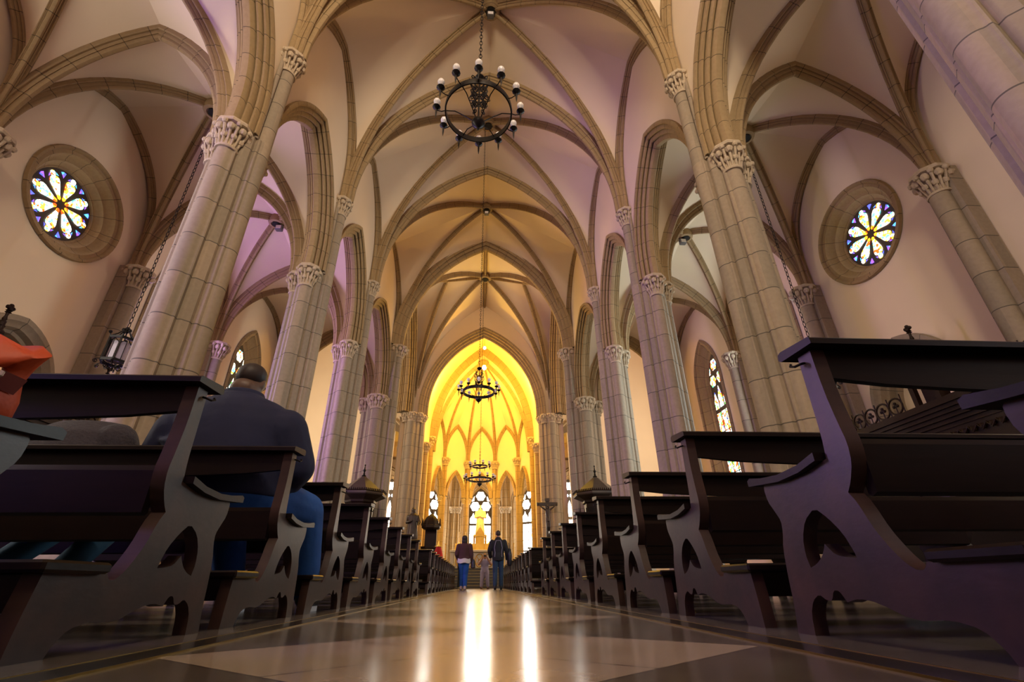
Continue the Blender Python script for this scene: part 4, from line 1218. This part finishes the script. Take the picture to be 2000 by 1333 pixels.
def standing(name, loc, scale, spec, label, rz=0):
    """spec in metres, facing +y"""
    arms = spec['arms']; legs = spec['legs']; tr = spec['torso']; hc = spec['head']; fw = spec.get('face', (0, 1, 0))
    mb = MB(); loft(mb, tr); cap_limb(mb, [(tr[-1][0], tr[-1][1], tr[-1][2] - .03), (hc[0], hc[1] - .01, hc[2] - .05)], [.058, .055])
    head(mb, hc, fw, spec.get('hs', 1.0))
    for sd, a in arms.items():
        cap_limb(mb, a, [.052, .042, .028]); d = Vector(a[2]) - Vector(a[1])
        hand(mb, a[2], spec.get('hdir', {}).get(sd, d), spec.get('hac', {}).get(sd, (0, 1 , 0)), spec.get('curl', .5), spec.get('hand', 1.0))
    for sd, l in legs.items():
        cap_limb(mb, l, [.085, .055, .04]); t = Vector(l[2]) + Vector((0, .13, -.055)); cap_limb(mb, [Vector(l[2]) + Vector((0, -.03, -.05)), t], [.035, .03])
    o = mb.build(name, spec['skin']); remesh(o, .009, 3)
    o.location = loc; o.scale = (scale,) * 3; o.rotation_euler = (0, 0, rz)
    tag(o, label, 'person', None, 'thing')
    # top
    mb = MB(); k = spec.get('loose', .02)
    loft(mb, [(x, y, z, rx + k, ry + k) for x, y, z, rx, ry in tr if z >= spec['hem']][:None])
    if spec.get('collar'): loft(mb, [(tr[-1][0], tr[-1][1], tr[-1][2] - .05, .085, .085), (tr[-1][0], tr[-1][1], tr[-1][2] + .03, .07, .075)])
    for sd, a in arms.items():
        a2 = a if not spec.get('short') else [a[0], Vector(a[0]).lerp(Vector(a[1]), .6)]
        cap_limb(mb, a2, [.052 + k * 1.2, .044 + k, .034 + k * .8][:len(a2)] if not spec.get('short') else [.052 + k, .05 + k])
    remesh(mb.build(spec.get('topname', 'jacket'), spec['top'], o), .011, 4)
    mb = MB(); k2 = .014
    lo = [(x, y, z, rx + k2, ry + k2) for x, y, z, rx, ry in tr if z <= spec['waist']]
    loft(mb, lo)
    for sd, l in legs.items():
        e = Vector(l[2]); cap_limb(mb, [l[0], l[1], e + Vector((0, 0, .02))], [.09 + k2, .062 + k2, .05 + k2])
    remesh(mb.build('trousers', spec['bottom'], o), .011, 4)
    for sd, l in legs.items():
        mb = MB(); e = Vector(l[2]); sd2 = .05
        cap_limb(mb, [e + Vector((0, -.045, -.055)), e + Vector((0, .05, -.06)), e + Vector((sd * .01, .15, -.068))], [.046, .047, .038]); ball(mb, e + Vector((0, -.02, 0)), .05, 10, 7)
        remesh(mb.build('shoe', spec['shoe'], o), .012, 3)
    if spec.get('hair'):
        mb = MB(); c = Vector(hc)
        f = Vector(fw)
        ball(mb, c + Vector((0, -.012, .035)) - f * .018, .1, 14, 10, spec.get('hairsc', (.84, .98, .94)))
        for p, r, sc in spec.get('hairlow', []): ball(mb, c + Vector(p), r, 12, 8, sc)
        remesh(mb.build('hair', spec['hair'], o), .012, 2)
    return o
M['pale_gilt'] = simple('pale_gilded_plaster', (0.85, 0.72, 0.45), 0.5, var=.15)
M['skin'] = simple('skin', (0.42, 0.22, 0.14), 0.55)
M['skin_dark'] = simple('dark_skin', (0.10, 0.055, 0.038), 0.5)
M['navy'] = simple('navy_jacket', (0.006, 0.009, 0.042), 0.85, var=0.25, scale=5, bump=.5)
M['denim'] = simple('blue_denim', (0.008, 0.07, 0.30), 0.85, var=0.3, scale=9, bump=.3)
M['denim_light'] = simple('light_denim', (0.05, 0.14, 0.24), 0.85, var=0.3, scale=9)
M['denim_dark'] = simple('dark_denim', (0.022, 0.05, 0.10), 0.85, var=0.2, scale=9)
M['black_cloth'] = simple('black_cloth', (0.012, 0.011, 0.014), 0.8, var=.2)
M['knit'] = simple('dark_grey_knit', (0.035, 0.03, 0.04), 0.95, var=0.4, scale=60, bump=.4)
M['maroon'] = simple('maroon_cardigan', (0.07, 0.026, 0.03), 0.9, var=.2)
M['violet_dress'] = simple('pale_violet_clothes', (0.34, 0.30, 0.45), 0.85, var=.1)
M['white_cloth'] = simple('white_cloth', (0.7, 0.66, 0.68), 0.85)
M['hair_dark'] = simple('dark_hair', (0.02, 0.011, 0.010), 0.6, var=.3, scale=40)
M['hair_brown'] = simple('brown_hair', (0.05, 0.03, 0.022), 0.6, var=.3, scale=40)
M['shoe_black'] = simple('black_leather', (0.012, 0.011, 0.012), 0.4)
M['shoe_white'] = simple('white_sole', (0.75, 0.75, 0.78), 0.5)
M['shoe_pale'] = simple('pale_shoe', (0.45, 0.36, 0.33), 0.6)
M['piping'] = simple('silver_piping', (0.35, 0.33, 0.45), 0.4)
M['bag_black'] = simple('black_bag', (0.014, 0.013, 0.018), 0.45)
TM = [(0, 0, .84, .15, .11), (0, 0, .95, .175, .125), (0, 0, 1.08, .158, .112), (0, 0, 1.22, .168, .118), (0, 0, 1.36, .19, .118), (0, 0, 1.44, .165, .095), (0, 0, 1.49, .085, .07), (0, 0, 1.53, .06, .06)]
# man walking away
man = standing('person', (.72, 20.0, 0), 1.18, dict(
    torso=TM, head=(0, .02, 1.645), arms={-1: [(-.205, 0, 1.40), (-.285, .0, 1.15), (-.25, .16, .97)], 1: [(.205, 0, 1.40), (.285, -.02, 1.13), (.30, .06, .90)]},
    legs={-1: [(-.09, 0, .90), (-.095, .05, .49), (-.10, -.06, .10)], 1: [(.09, 0, .90), (.10, .10, .50), (.10, .12, .10)]},
    skin='skin', top='black_cloth', bottom='denim_dark', shoe='shoe_black', hair='hair_brown', hem=.84, waist=1.08, loose=.03, collar=True), 'person in black jacket with pale piping and jeans walking away down the aisle')
m = MB()
for sgn in (-1, 1):
    tube(m, [(sgn * .075, -.135, 1.44), (sgn * .10, -.155, 1.36), (sgn * .13, -.157, 1.22), (sgn * .105, -.150, 1.08), (sgn * .115, -.152, .95)], .007, 6)
tube(m, [(-.075, -.135, 1.44), (0, -.14, 1.45), (.075, -.135, 1.44)], .006, 6)
m.build('jacket_piping', 'piping', man)
bg = MB()
loft(bg, [(0, 0, .0, .05, .10), (0, 0, .05, .075, .14), (.0, 0, .35, .085, .15), (.0, 0, .48, .06, .12), (0, 0, .53, .03, .07)])
o = bg.build('shoulder_bag', 'bag_black'); o.location = (1.16, 20.06, .80); o.scale = (1.18,) * 3; tag(o, 'dark bag hanging at the right hip of the walking man', 'bag', None, 'thing'); 
m = MB(); tube(m, [(0, -.07, .5), (-.02, -.03, .70), (-.02, .03, .70), (0, .07, .5)], .012, 6); m.build('strap', 'bag_black', o)
# woman walking away
wm_ = standing('person', (-.585, 19.8, 0), 1.18, dict(
    torso=[(0, 0, .76, .145, .11), (0, 0, .86, .17, .125), (0, 0, .97, .135, .10), (0, 0, 1.10, .14, .105), (0, 0, 1.22, .16, .105), (0, 0, 1.30, .14, .085), (0, 0, 1.34, .075, .06), (0, 0, 1.38, .052, .052)],
    head=(0, .015, 1.475), hs=.95, arms={-1: [(-.17, 0, 1.27), (-.235, .0, 1.04), (-.19, .13, .90)], 1: [(.17, 0, 1.27), (.225, -.01, 1.02), (.23, .07, .82)]},
    legs={-1: [(-.08, 0, .80), (-.075, .06, .44), (-.07, .05, .10)], 1: [(.08, 0, .80), (.06, .02, .44), (.05, -.08, .10)]},
    skin='skin', top='maroon', bottom='denim', shoe='shoe_pale', hair='hair_dark', hem=.84, waist=.97, loose=.035, hairsc=(.95, 1.0, .98), hairlow=[((0, -.05, -.06), .085, (1.05, .8, 1.1)), ((-.06, -.01, -.05), .05, (.8, 1, 1.3)), ((.06, -.01, -.05), .05, (.8, 1, 1.3))]), 'person in maroon cardigan and blue jeans with dark bob walking away on the left')
m = MB(); rows = []
for z, rx, ry in ((.90, .205, .155), (.80, .215, .165), (.77, .21, .16)): rows.append([(rx * cos(2 * pi * j / 24), ry * sin(2 * pi * j / 24), z + .012 * sin(5 * j)) for j in range(24)])
grid(m, rows, True); m.build('shirt_hem', 'white_cloth', wm_)
bg = MB(); loft(bg, [(0, 0, 0, .05, .09), (0, 0, .03, .075, .13), (0, 0, .2, .07, .12), (0, 0, .27, .035, .09)])
o = bg.build('handbag', 'bag_black'); o.location = (-.235, 19.85, .72); o.scale = (1.18,) * 3; tag(o, 'black handbag carried by the woman in the maroon cardigan', 'bag', None, 'thing')
m = MB(); tube(m, [(0, -.06, .24), (-.03, -.04, .42), (-.05, 0, .52), (-.03, .04, .42), (0, .06, .24)], .010, 6); m.build('strap', 'bag_black', o)
# child holding a camera up to the face, turned to us
TC = [(0, 0, .56, .12, .09), (0, 0, .66, .14, .10), (0, 0, .76, .125, .09), (0, 0, .90, .135, .09), (0, 0, 1.00, .125, .075), (0, 0, 1.04, .06, .05), (0, 0, 1.07, .045, .045)]
ch = standing('person', (.26, 24.8, 0), 1.2, dict(
    torso=TC, head=(0, .02, 1.165), hs=.95, arms={-1: [(-.145, 0, .98), (-.24, .12, .86), (-.085, .17, 1.10)], 1: [(.145, 0, .98), (.24, .12, .86), (.085, .17, 1.10)]},
    legs={-1: [(-.075, 0, .60), (-.10, .02, .34), (-.13, .0, .09)], 1: [(.075, 0, .60), (.10, .02, .34), (.12, .0, .09)]},
    hdir={-1: (.25, .1, 1), 1: (-.25, .1, 1)}, hac={-1: (0, 1, 0), 1: (0, 1, 0)}, hand=.85, curl=.8, short=True,
    skin='skin', top='violet_dress', bottom='violet_dress', shoe='maroon', hair='hair_brown', hem=.56, waist=.76, loose=.02, topname='shirt', hairsc=(.86, .9, .95)), 'person in pale violet clothes facing us with a camera raised to the eyes', pi)
cb = MB(); bevel_box(cb, -.06, -.03, -.04, .06, .03, .04, .008); lathe(cb, [(.03, 0), (.03, .0)], (0, 0, 0), 8)
o = cb.build('camera_body', 'shoe_black'); o.name = 'photo_camera'; o.location = (.26, 24.56, 1.40); tag(o, 'small black camera held up by the child in violet', 'camera', None, 'thing')
m = MB(); rows = [[(.028 * cos(2 * pi * j / 14), y, .028 * sin(2 * pi * j / 14)) for j in range(14)] for y in (-.03, -.065)]; grid(m, rows, True, cap=True); m.build('lens', 'iron', o)

# ---- big man seated on the third left pew, seen from behind (layout units, scale 1)
CX = -1.90
mb = MB()
TB = [(CX, 3.72, .60, .40, .30), (CX, 3.70, .74, .45, .34), (CX, 3.68, .95, .47, .33), (CX, 3.66, 1.14, .46, .30), (CX, 3.64, 1.28, .47, .26), (CX, 3.63, 1.38, .41, .22), (CX, 3.63, 1.45, .30, .18), (CX, 3.63, 1.50, .18, .14), (CX, 3.64, 1.53, .135, .13), (CX, 3.66, 1.60, .115, .115)]
ARM = {1: [(CX + .39, 3.62, 1.24), (CX + .50, 3.68, .98), (CX + .30, 4.05, .88)], -1: [(CX - .39, 3.62, 1.24), (CX - .52, 3.68, .98), (CX - .22, 4.05, .88)]}
LEG = {1: [(CX + .22, 3.78, .78), (CX + .44, 4.22, .73), (CX + .50, 4.40, .15)], -1: [(CX - .2, 3.78, .78), (CX - .18, 4.22, .73), (CX - .10, 4.42, .15)]}
loft(mb, [(x, y, z, rx - .03, ry - .03) for x, y, z, rx, ry in TB])
cap_limb(mb, [(CX, 3.64, 1.50), (CX, 3.68, 1.62)], [.118, .112])
head(mb, (CX + .01, 3.70, 1.655), (0.1, 1, -.25), 1.36)
ball(mb, (CX, 3.585, 1.585), .085, 12, 8, (1.1, .7, .8))
for sd in (1, -1):
    cap_limb(mb, ARM[sd], [.11, .095, .06]); hand(mb, ARM[sd][2], (-sd * .7, .7, -.1), (0, .3, 1), .6, 1.25)
    cap_limb(mb, LEG[sd], [.15, .11, .07]); cap_limb(mb, [LEG[sd][2], Vector(LEG[sd][2]) + Vector((0, .18, -.08))], [.05, .045])
bm2 = mb.build('person', 'skin_dark'); remesh(bm2, .013, 4); tag(bm2, 'heavy person in navy jacket and blue jeans seated with his back to us', 'person', None, 'thing')
mb = MB(); loft(mb, [(x, y, z, rx + .012, ry + .012) for x, y, z, rx, ry in TB[1:-1]])
for sd in (1, -1): cap_limb(mb, ARM[sd], [.17, .145, .095])
for z, dx, r in ((.86, .0, .03), (1.0, .06, .022), (1.12, -.05, .02)):    # folds across the back
    tube(mb, [(CX - .36 + dx, 3.46, z), (CX - .15, 3.375, z - .03), (CX + .1, 3.375, z - .04), (CX + .36 + dx, 3.44, z + .03)], [.01, r, r, .01], 8)
remesh(mb.build('jacket', 'navy', bm2), .016, 9)
mb = MB(); loft(mb, [(CX, 3.64, 1.44, .20, .16), (CX, 3.645, 1.50, .165, .155), (CX, 3.65, 1.555, .150, .145), (CX, 3.65, 1.56, .13, .125)]); remesh(mb.build('collar', 'navy', bm2), .012, 2)
mb = MB(); loft(mb, [(x, y, z, rx + .004, ry + .004) for x, y, z, rx, ry in TB[:3]])
for sd in (1, -1): cap_limb(mb, LEG[sd], [.20, .155, .105])
remesh(mb.build('jeans', 'denim', bm2), .016, 5)
mb = MB(); ball(mb, (CX + .01, 3.675, 1.71), .128, 16, 12, (.90, 1.02, .86)); remesh(mb.build('hair', 'hair_dark', bm2), .012, 2)
for sd in (1, -1):
    e = Vector(LEG[sd][2]); mb = MB(); cap_limb(mb, [e + Vector((0, -.03, -.06)), e + Vector((0, .1, -.07)), e + Vector((.01, .24, -.085))], [.065, .06, .048]); ball(mb, e + Vector((0, 0, -.02)), .08, 10, 8)
    s_ = remesh(mb.build('shoe', 'shoe_black', bm2), .014, 3)
    mb = MB(); rows = []
    for z in (.0, .035):
        rows.append([(e.x + .06 * cos(2 * pi * j / 20), e.y + .10 + .20 * sin(2 * pi * j / 20), z) for j in range(20)])
    grid(mb, rows, True, cap=True); mb.build('sole', 'shoe_white', s_)
# ---- person beside him, bent forward
PX = -3.06
mb = MB()
T2 = [(PX, 3.58, .62, .32, .20), (PX, 3.58, .80, .36, .22), (PX + .02, 3.60, 1.02, .38, .21), (PX + .03, 3.66, 1.20, .35, .18), (PX + .04, 3.74, 1.31, .25, .14), (PX + .05, 3.83, 1.33, .12, .10)]
A2 = {1: [(PX + .33, 3.64, 1.15), (PX + .44, 3.70, .88), (PX + .30, 4.10, .72)], -1: [(PX - .29, 3.64, 1.15), (PX - .42, 3.70, .88), (PX - .1, 4.10, .72)]}
L2 = {1: [(PX + .14, 3.72, .72), (PX + .24, 4.12, .68), (PX + .12, 3.74, .16)], -1: [(PX - .14, 3.72, .72), (PX - .12, 4.12, .68), (PX - .36, 3.70, .16)]}
loft(mb, [(x, y, z, rx - .02, ry - .02) for x, y, z, rx, ry in T2]); cap_limb(mb, [(PX + .05, 3.86, 1.14), (PX + .05, 4.0, 1.10)], [.075, .07]); head(mb, (PX + .05, 4.10, 1.06), (0, .75, -.65), 1.2, (0, .65, .75))
for sd in (1, -1):
    cap_limb(mb, A2[sd], [.07, .06, .04]); hand(mb, A2[sd][2], (sd * .2, .8, -.2), (1, .1, 0), .5, 1.1)
    cap_limb(mb, L2[sd], [.11, .08, .055]); cap_limb(mb, [L2[sd][2], Vector(L2[sd][2]) + Vector((0, .16, -.10))], [.045, .04])
p2 = mb.build('person', 'skin'); remesh(p2, .012, 4); tag(p2, 'person in dark grey knit and pale jeans bent forward beside the heavy man', 'person', None, 'thing')
mb = MB(); loft(mb, T2)
for sd in (1, -1): cap_limb(mb, A2[sd], [.14, .12, .075])
remesh(mb.build('jumper', 'knit', p2), .014, 4)
mb = MB(); loft(mb, [(x, y, z, rx + .002, ry + .002) for x, y, z, rx, ry in T2[:2]])
for sd in (1, -1): cap_limb(mb, L2[sd], [.14, .105, .085])
remesh(mb.build('jeans', 'denim_light', p2), .014, 4)
for sd in (1, -1):
    e = Vector(L2[sd][2]); mb = MB(); cap_limb(mb, [e + Vector((0, -.03, -.08)), e + Vector((0, .18, -.105))], [.06, .05]); remesh(mb.build('shoe', 'shoe_black', p2), .014, 3)
mb = MB(); ball(mb, (PX + .05, 4.09, 1.10), .118, 14, 10, (.95, 1, 1)); remesh(mb.build('hair', 'hair_dark', p2), .012, 2)

# ---- orange bag on the nearest left pew
mb = MB()
rows = []
for z, hw, hd, sh in ((.60, .15, .10, 0), (.62, .20, .13, 0), (.70, .19, .13, .01), (.76, .18, .11, .015), (.82, .20, .085, .03), (.86, .235, .05, .045), (.885, .22, .03, .03)):
    r_ = []
    for j in range(28):
        a = 2 * pi * j / 28; ca, sa = cos(a), sin(a)
        r_.append((sh + hw * (abs(ca) ** .6) * (1 if ca > 0 else -1), hd * (abs(sa) ** .6) * (1 if sa > 0 else -1), z + (.02 * sin(3 * a) if z > .8 else 0) - (.045 * (ca + 0) if z > .8 else 0)))
    rows.append(r_)
grid(mb, rows, True, cap=True)
M['orange'] = simple('orange_fabric', (0.45, 0.05, 0.004), 0.6, var=.15, scale=12, bump=.4)
M['bag_strap'] = simple('brown_bag_strap', (0.16, 0.025, 0.02), 0.55)
M['steel'] = simple('steel_buckle', (0.6, 0.5, 0.45), 0.25, 1.0)
bag = mb.build('tote_bag', 'orange', None, ang=1.2); bag.location = (-1.63, 1.40, 0); tag(bag, 'orange bag with a brown strap standing on the nearest left pew', 'bag', None, 'thing')
def bag_pt(a, z, off=1.03):
    ca, sa = cos(a), sin(a); t = (z - .76) / .06
    return Vector((.015 + .015 * t + (.18 + .02 * t) * off * (abs(ca) ** .6) * (1 if ca > 0 else -1), (.11 - .025 * t) * off * (abs(sa) ** .6) * (1 if sa > 0 else -1), z - .05 * ca))
mb = MB(); grid(mb, [[bag_pt(radians(-88 + 8 * t), z, 1.07) for t in range(13)] for z in (.755, .775, .80)]); mb.build('strap', 'bag_strap', bag)
q = bag_pt(radians(-13), .765, 1.13)
mb = MB(); lathe(mb, [(.003, -.03), (.008, -.02), (.007, .012), (.012, .018), (.013, .032), (.006, .042)], q, 10); mb.build('buckle', 'steel', bag)

# ------------------------------------------------------------------ sanctuary furnishings
# robed statue on the left, crucifix on the right
o = empty('statue', (-3.72, 27.9, 0), 'dark bronze robed statue standing before the left chancel column', 'statue', None, 'thing')
m = MB(); lathe(m, [(.5, 0), (.5, .2), (.38, .3), (.36, 2.1), (.46, 2.2), (.46, 2.35)], (0, 0, 0), 8, pi / 8); m.build('pedestal', 'wood_red', o, ang=.3)
m = MB()
rows = []
for z, rx, ry, x in ((2.35, .30, .26, 0), (2.5, .31, .27, 0), (2.9, .27, .23, 0), (3.2, .25, .2, .0), (3.4, .27, .2, 0), (3.6, .29, .19, 0), (3.68, .2, .14, 0), (3.73, .09, .09, 0), (3.78, .08, .08, 0)):
    rows.append([(x + rx * (1 + .07 * sin(7 * 2 * pi * j / 28)) * cos(2 * pi * j / 28), ry * (1 + .07 * sin(7 * 2 * pi * j / 28)) * sin(2 * pi * j / 28), z) for j in range(28)])
grid(m, rows, True, cap=True)
head(m, (0, -.02, 3.88), (.2, -1, -.1), 1.05)
ball(m, (0, .02, 3.9), .13, 12, 8, (1, 1, 1.1)); loft(m, [(0, .03, 3.6, .2, .12), (0, .03, 3.8, .13, .11), (0, .03, 3.95, .1, .1)])
cap_limb(m, [(-.27, 0, 3.58), (-.30, -.12, 3.25), (-.08, -.27, 3.3)], [.09, .08, .05]); cap_limb(m, [(.27, 0, 3.58), (.36, -.1, 3.25), (.34, -.28, 3.12)], [.09, .09, .055])
hand(m, (-.08, -.27, 3.3), (.8, -.2, .5), (0, 0, 1), .4, 1.1); hand(m, (.34, -.28, 3.12), (.1, -1, -.2), (1, 0, 0), .3, 1.1)
f = m.build('robed_figure', 'bronze', o); remesh(f, .018, 4)
o = empty('crucifix', (3.80, 28.0, 0), 'dark crucifix on a pole before the right chancel column', 'crucifix', None, 'thing')
m = MB(); bevel_box(m, -.11, -.06, 0, .11, .06, 4.55, .02); bevel_box(m, -.60, -.07, 4.14, .60, .05, 4.34, .02); bevel_box(m, -.14, -.09, 4.38, .14, -.05, 4.56, .01); m.build('cross', 'bronze', o)
m = MB(); lathe(m, [(.45, 0), (.45, .1), (.3, .2), (.2, .3)], (0, 0, 0), 8); m.build('foot', 'bronze', o)
m = MB(); loft(m, [(0, -.14, 3.38, .12, .09), (0, -.14, 3.55, .10, .08), (0, -.14, 3.75, .13, .09), (0, -.14, 3.92, .15, .09), (0, -.14, 3.98, .07, .06)]); loft(m, [(0, -.14, 3.3, .14, .11), (0, -.14, 3.5, .13, .1)])
head(m, (.02, -.2, 4.08), (.3, -1, -.5), .85); ball(m, (.02, -.15, 4.1), .09, 10, 8)
for sgn in (-1, 1):
    cap_limb(m, [(sgn * .14, -.13, 3.92), (sgn * .33, -.12, 4.05), (sgn * .50, -.10, 4.22)], [.05, .04, .03]); hand(m, (sgn * .50, -.10, 4.22), (sgn * .6, 0, .7), (0, 1, 0), .4, .9)
    cap_limb(m, [(sgn * .07, -.14, 3.35), (sgn * .06, -.22, 3.0), (sgn * .03, -.13, 2.66)], [.075, .055, .035]); cap_limb(m, [(sgn * .03, -.13, 2.66), (sgn * .02, -.18, 2.54)], [.035, .025])
f = m.build('crucified_figure', 'bronze', o); remesh(f, .012, 3)
# carved pulpit with a domed canopy
o = empty('pulpit', (-2.62, 29.4, 1.0), 'tall dark carved pulpit with a domed canopy left of the altar', 'pulpit', None, 'thing'); o.location = (-2.72, 28.2, 0)
m = MB(); lathe(m, [(.40, 0), (.40, .2), (.30, .3), (.30, .8), (.46, 1.0), (.48, 1.1), (.46, 1.15), (.46, 1.9), (.52, 1.95), (.52, 2.05)], (0, 0, 0), 8, pi / 8); m.build('basket', 'wood_red', o, ang=.3)
m = MB(); bevel_box(m, -.34, .25, 1.9, .30, .36, 3.2, .02); m.build('back_panel', 'wood_red', o)
m = MB(); lathe(m, [(.44, 2.92), (.54, 3.0), (.54, 3.12), (.46, 3.16), (.42, 3.35), (.30, 3.55), (.14, 3.68), (.06, 3.75)], (0, 0, 0), 8, pi / 8)
for k in range(8):
    a = pi / 8 + k * pi / 4; lathe(m, [(.05, 0), (.05, .12), (.03, .16), (.012, .4)], (.52 * cos(a), .52 * sin(a), 3.1), 6)
lathe(m, [(.05, 0), (.02, .05), (.05, .09), (.02, .13), (.012, .3)], (0, 0, 3.73), 8); m.build('canopy', 'wood_red', o, ang=.4)
o = empty('draped_stand', (-2.2, 27.6, 0), 'stand draped in red cloth at the foot of the pulpit', 'lectern', None, 'thing')
m = MB(); 
rows = [[(rx * (1 + .06 * sin(5 * 2 * pi * j / 24)) * cos(2 * pi * j / 24), .2 * sin(2 * pi * j / 24), z) for j in range(24)] for z, rx in ((.9, .32), (1.6, .24), (1.9, .16), (2.0, .12))]; grid(m, rows, True, cap=True); m.build('red_cloth', 'red_cloth', o)
m = MB(); lathe(m, [(.2, 0), (.2, .1), (.08, .2), (.08, 1.0)], (0, 0, 0), 10); m.build('leg', 'wood_red', o)
m = MB(); lathe(m, [(.2, 2.0), (.2, 2.04), (.06, 2.06), (.03, 2.2), (.02, 2.3)], (0, 0, 0), 10); m.build('finial', 'gold', o)
# altar table
o = empty('altar_table', (0, 32.3, ZF), 'white altar table with carved openwork front at the top of the steps', 'altar', None, 'thing')
m = MB(); bevel_box(m, -1.85, -.5, .92, 1.85, .5, 1.06, .02); m.build('table_top', 'marble_white', o)
for x in (-1.7, 1.7):
    m = MB(); bevel_box(m, x - .12, -.42, 0, x + .12, .42, .92, .02); m.build('leg', 'marble_white', o)
m = MB(); bevel_box(m, -1.5, -.3, 0, 1.5, .3, .92, .02); m.build('front_panel', 'marble_white', o)
m = MB()
for k in range(-2, 3):
    x = k * .6
    pts = [(x + .25 * cos(2 * pi * q / 24), -.32, .46 + .36 * sin(2 * pi * q / 24)) for q in range(25)]; tube(m, pts, .03, 6)
    tube(m, [(x - .2, -.32, .2), (x + .2, -.32, .72)], .02, 5); tube(m, [(x + .2, -.32, .2), (x - .2, -.32, .72)], .02, 5); ball(m, (x, -.33, .46), .07, 8, 6)
m.build('tracery', 'gold', o)
# high altar with gilt tabernacle
o = empty('high_altar', (0, 35.3, ZF), 'gilded high altar with a pointed tabernacle below the central window', 'altar', None, 'thing')
m = MB(); bevel_box(m, -2.0, -.5, 0, 2.0, .5, 1.15, .03); m.build('mensa', 'marble_white', o)
m = MB(); bevel_box(m, -1.7, .0, 1.15, 1.7, .45, 1.65, .02); m.build('gradine', 'gold', o)
m = MB(); bevel_box(m, -.32, -.1, 1.15, .32, .4, 2.1, .02)
extrude(m, [[(-.42, 2.1), (.42, 2.1), (0, 2.75)]], lambda a, b, t: (a, t, b), -.12, .4)
for x in (-.4, .4): lathe(m, [(.07, 0), (.07, .95), (.09, 1.0), (.03, 1.1), (.012, 1.5)], (x, .1, 1.15), 8)
lathe(m, [(.06, 0), (.03, .1), (.05, .16), (.015, .25), (.012, .5)], (0, .1, 2.68), 8); m.build('tabernacle', 'gold', o)
for k, x in enumerate((-1.45, -1.0, -.65, .65, 1.0, 1.45)):
    c = empty('candlestick', (x, 35.4, ZF + 1.65), 'tall altar candlestick, %s of the six on the high altar' % ['leftmost', 'second from left', 'third from left', 'third from right', 'second from right', 'rightmost'][k], 'candlestick', 'high altar candlesticks', 'thing')
    m = MB(); lathe(m, [(.08, 0), (.06, .04), (.02, .08), (.03, .14), (.015, .2), (.015, .36), (.045, .40)], (0, 0, 0), 10); m.build('stem', 'gold', c)
    m = MB(); lathe(m, [(.018, .40), (.018, .75), (.004, .77)], (0, 0, 0), 8); m.build('candle', 'white_cloth', c)
o = empty('statue', (0, 36.6, ZF), 'tall pale robed statue standing in front of the central altar window', 'statue', None, 'thing')
m = MB(); bevel_box(m, -.22, -.2, 0, .22, .2, 2.1, .03); m.build('pedestal', 'marble_white', o)
m = MB(); loft(m, [(0, 0, 2.1, .36, .28), (0, 0, 2.6, .34, .26), (0, 0, 3.3, .27, .22), (0, 0, 3.7, .30, .2), (0, 0, 3.95, .26, .17), (0, 0, 4.04, .1, .1), (0, 0, 4.1, .08, .08)]); head(m, (0, -.02, 4.22), (0, -1, -.1), 1.15)
cap_limb(m, [(-.28, 0, 3.88), (-.36, -.1, 3.5), (-.1, -.25, 3.55)], [.1, .09, .05]); cap_limb(m, [(.28, 0, 3.88), (.38, -.1, 3.5), (.12, -.25, 3.5)], [.1, .09, .05]); hand(m, (-.1, -.25, 3.55), (.7, -.3, .5), (0, 0, 1), .5, 1.1); hand(m, (.12, -.25, 3.5), (-.7, -.3, .5), (0, 0, 1), .5, 1.1)
remesh(m.build('robed_figure', 'pale_gilt', o), .02, 4)
for k, (x, y) in enumerate(((-2.12, 31.9), (2.12, 31.9))):
    c = empty('candle_stand', (x, y, ZF), 'slim floor candle stand at the %s end of the altar table' % ('left', 'right')[k], 'candle stand', 'floor candle stands', 'thing')
    m = MB(); lathe(m, [(.18, 0), (.16, .04), (.04, .1), (.025, .3), (.05, .5), (.02, .6), (.02, 1.35), (.06, 1.4)], (0, 0, 0), 10); m.build('stem', 'gold', c)
    m = MB(); lathe(m, [(.025, 1.4), (.025, 1.75), (.004, 1.78)], (0, 0, 0), 8); m.build('candle', 'white_cloth', c)
o = empty('barrier_post', (-1.08, 27.6, 0), 'short dark post standing at the foot of the altar steps', 'post', None, 'thing')
m = MB(); lathe(m, [(.16, 0), (.16, .03), (.04, .06), (.035, .9)], (0, 0, 0), 12); m.build('pole', 'iron', o)
m = MB(); lathe(m, [(.06, .9), (.07, .95), (.07, 1.2), (.05, 1.24)], (0, 0, 0), 12); m.build('head', 'iron', o)
# ------------------------------------------------------------------ to metres
SM = Matrix.Scale(S, 4)
bpy.context.view_layer.update()
for o in list(COL.objects):
    if o.parent is None:
        if o.type in ('CAMERA', 'LIGHT'): o.location = o.location * S
        else: o.location = o.location * S; o.scale = o.scale * S
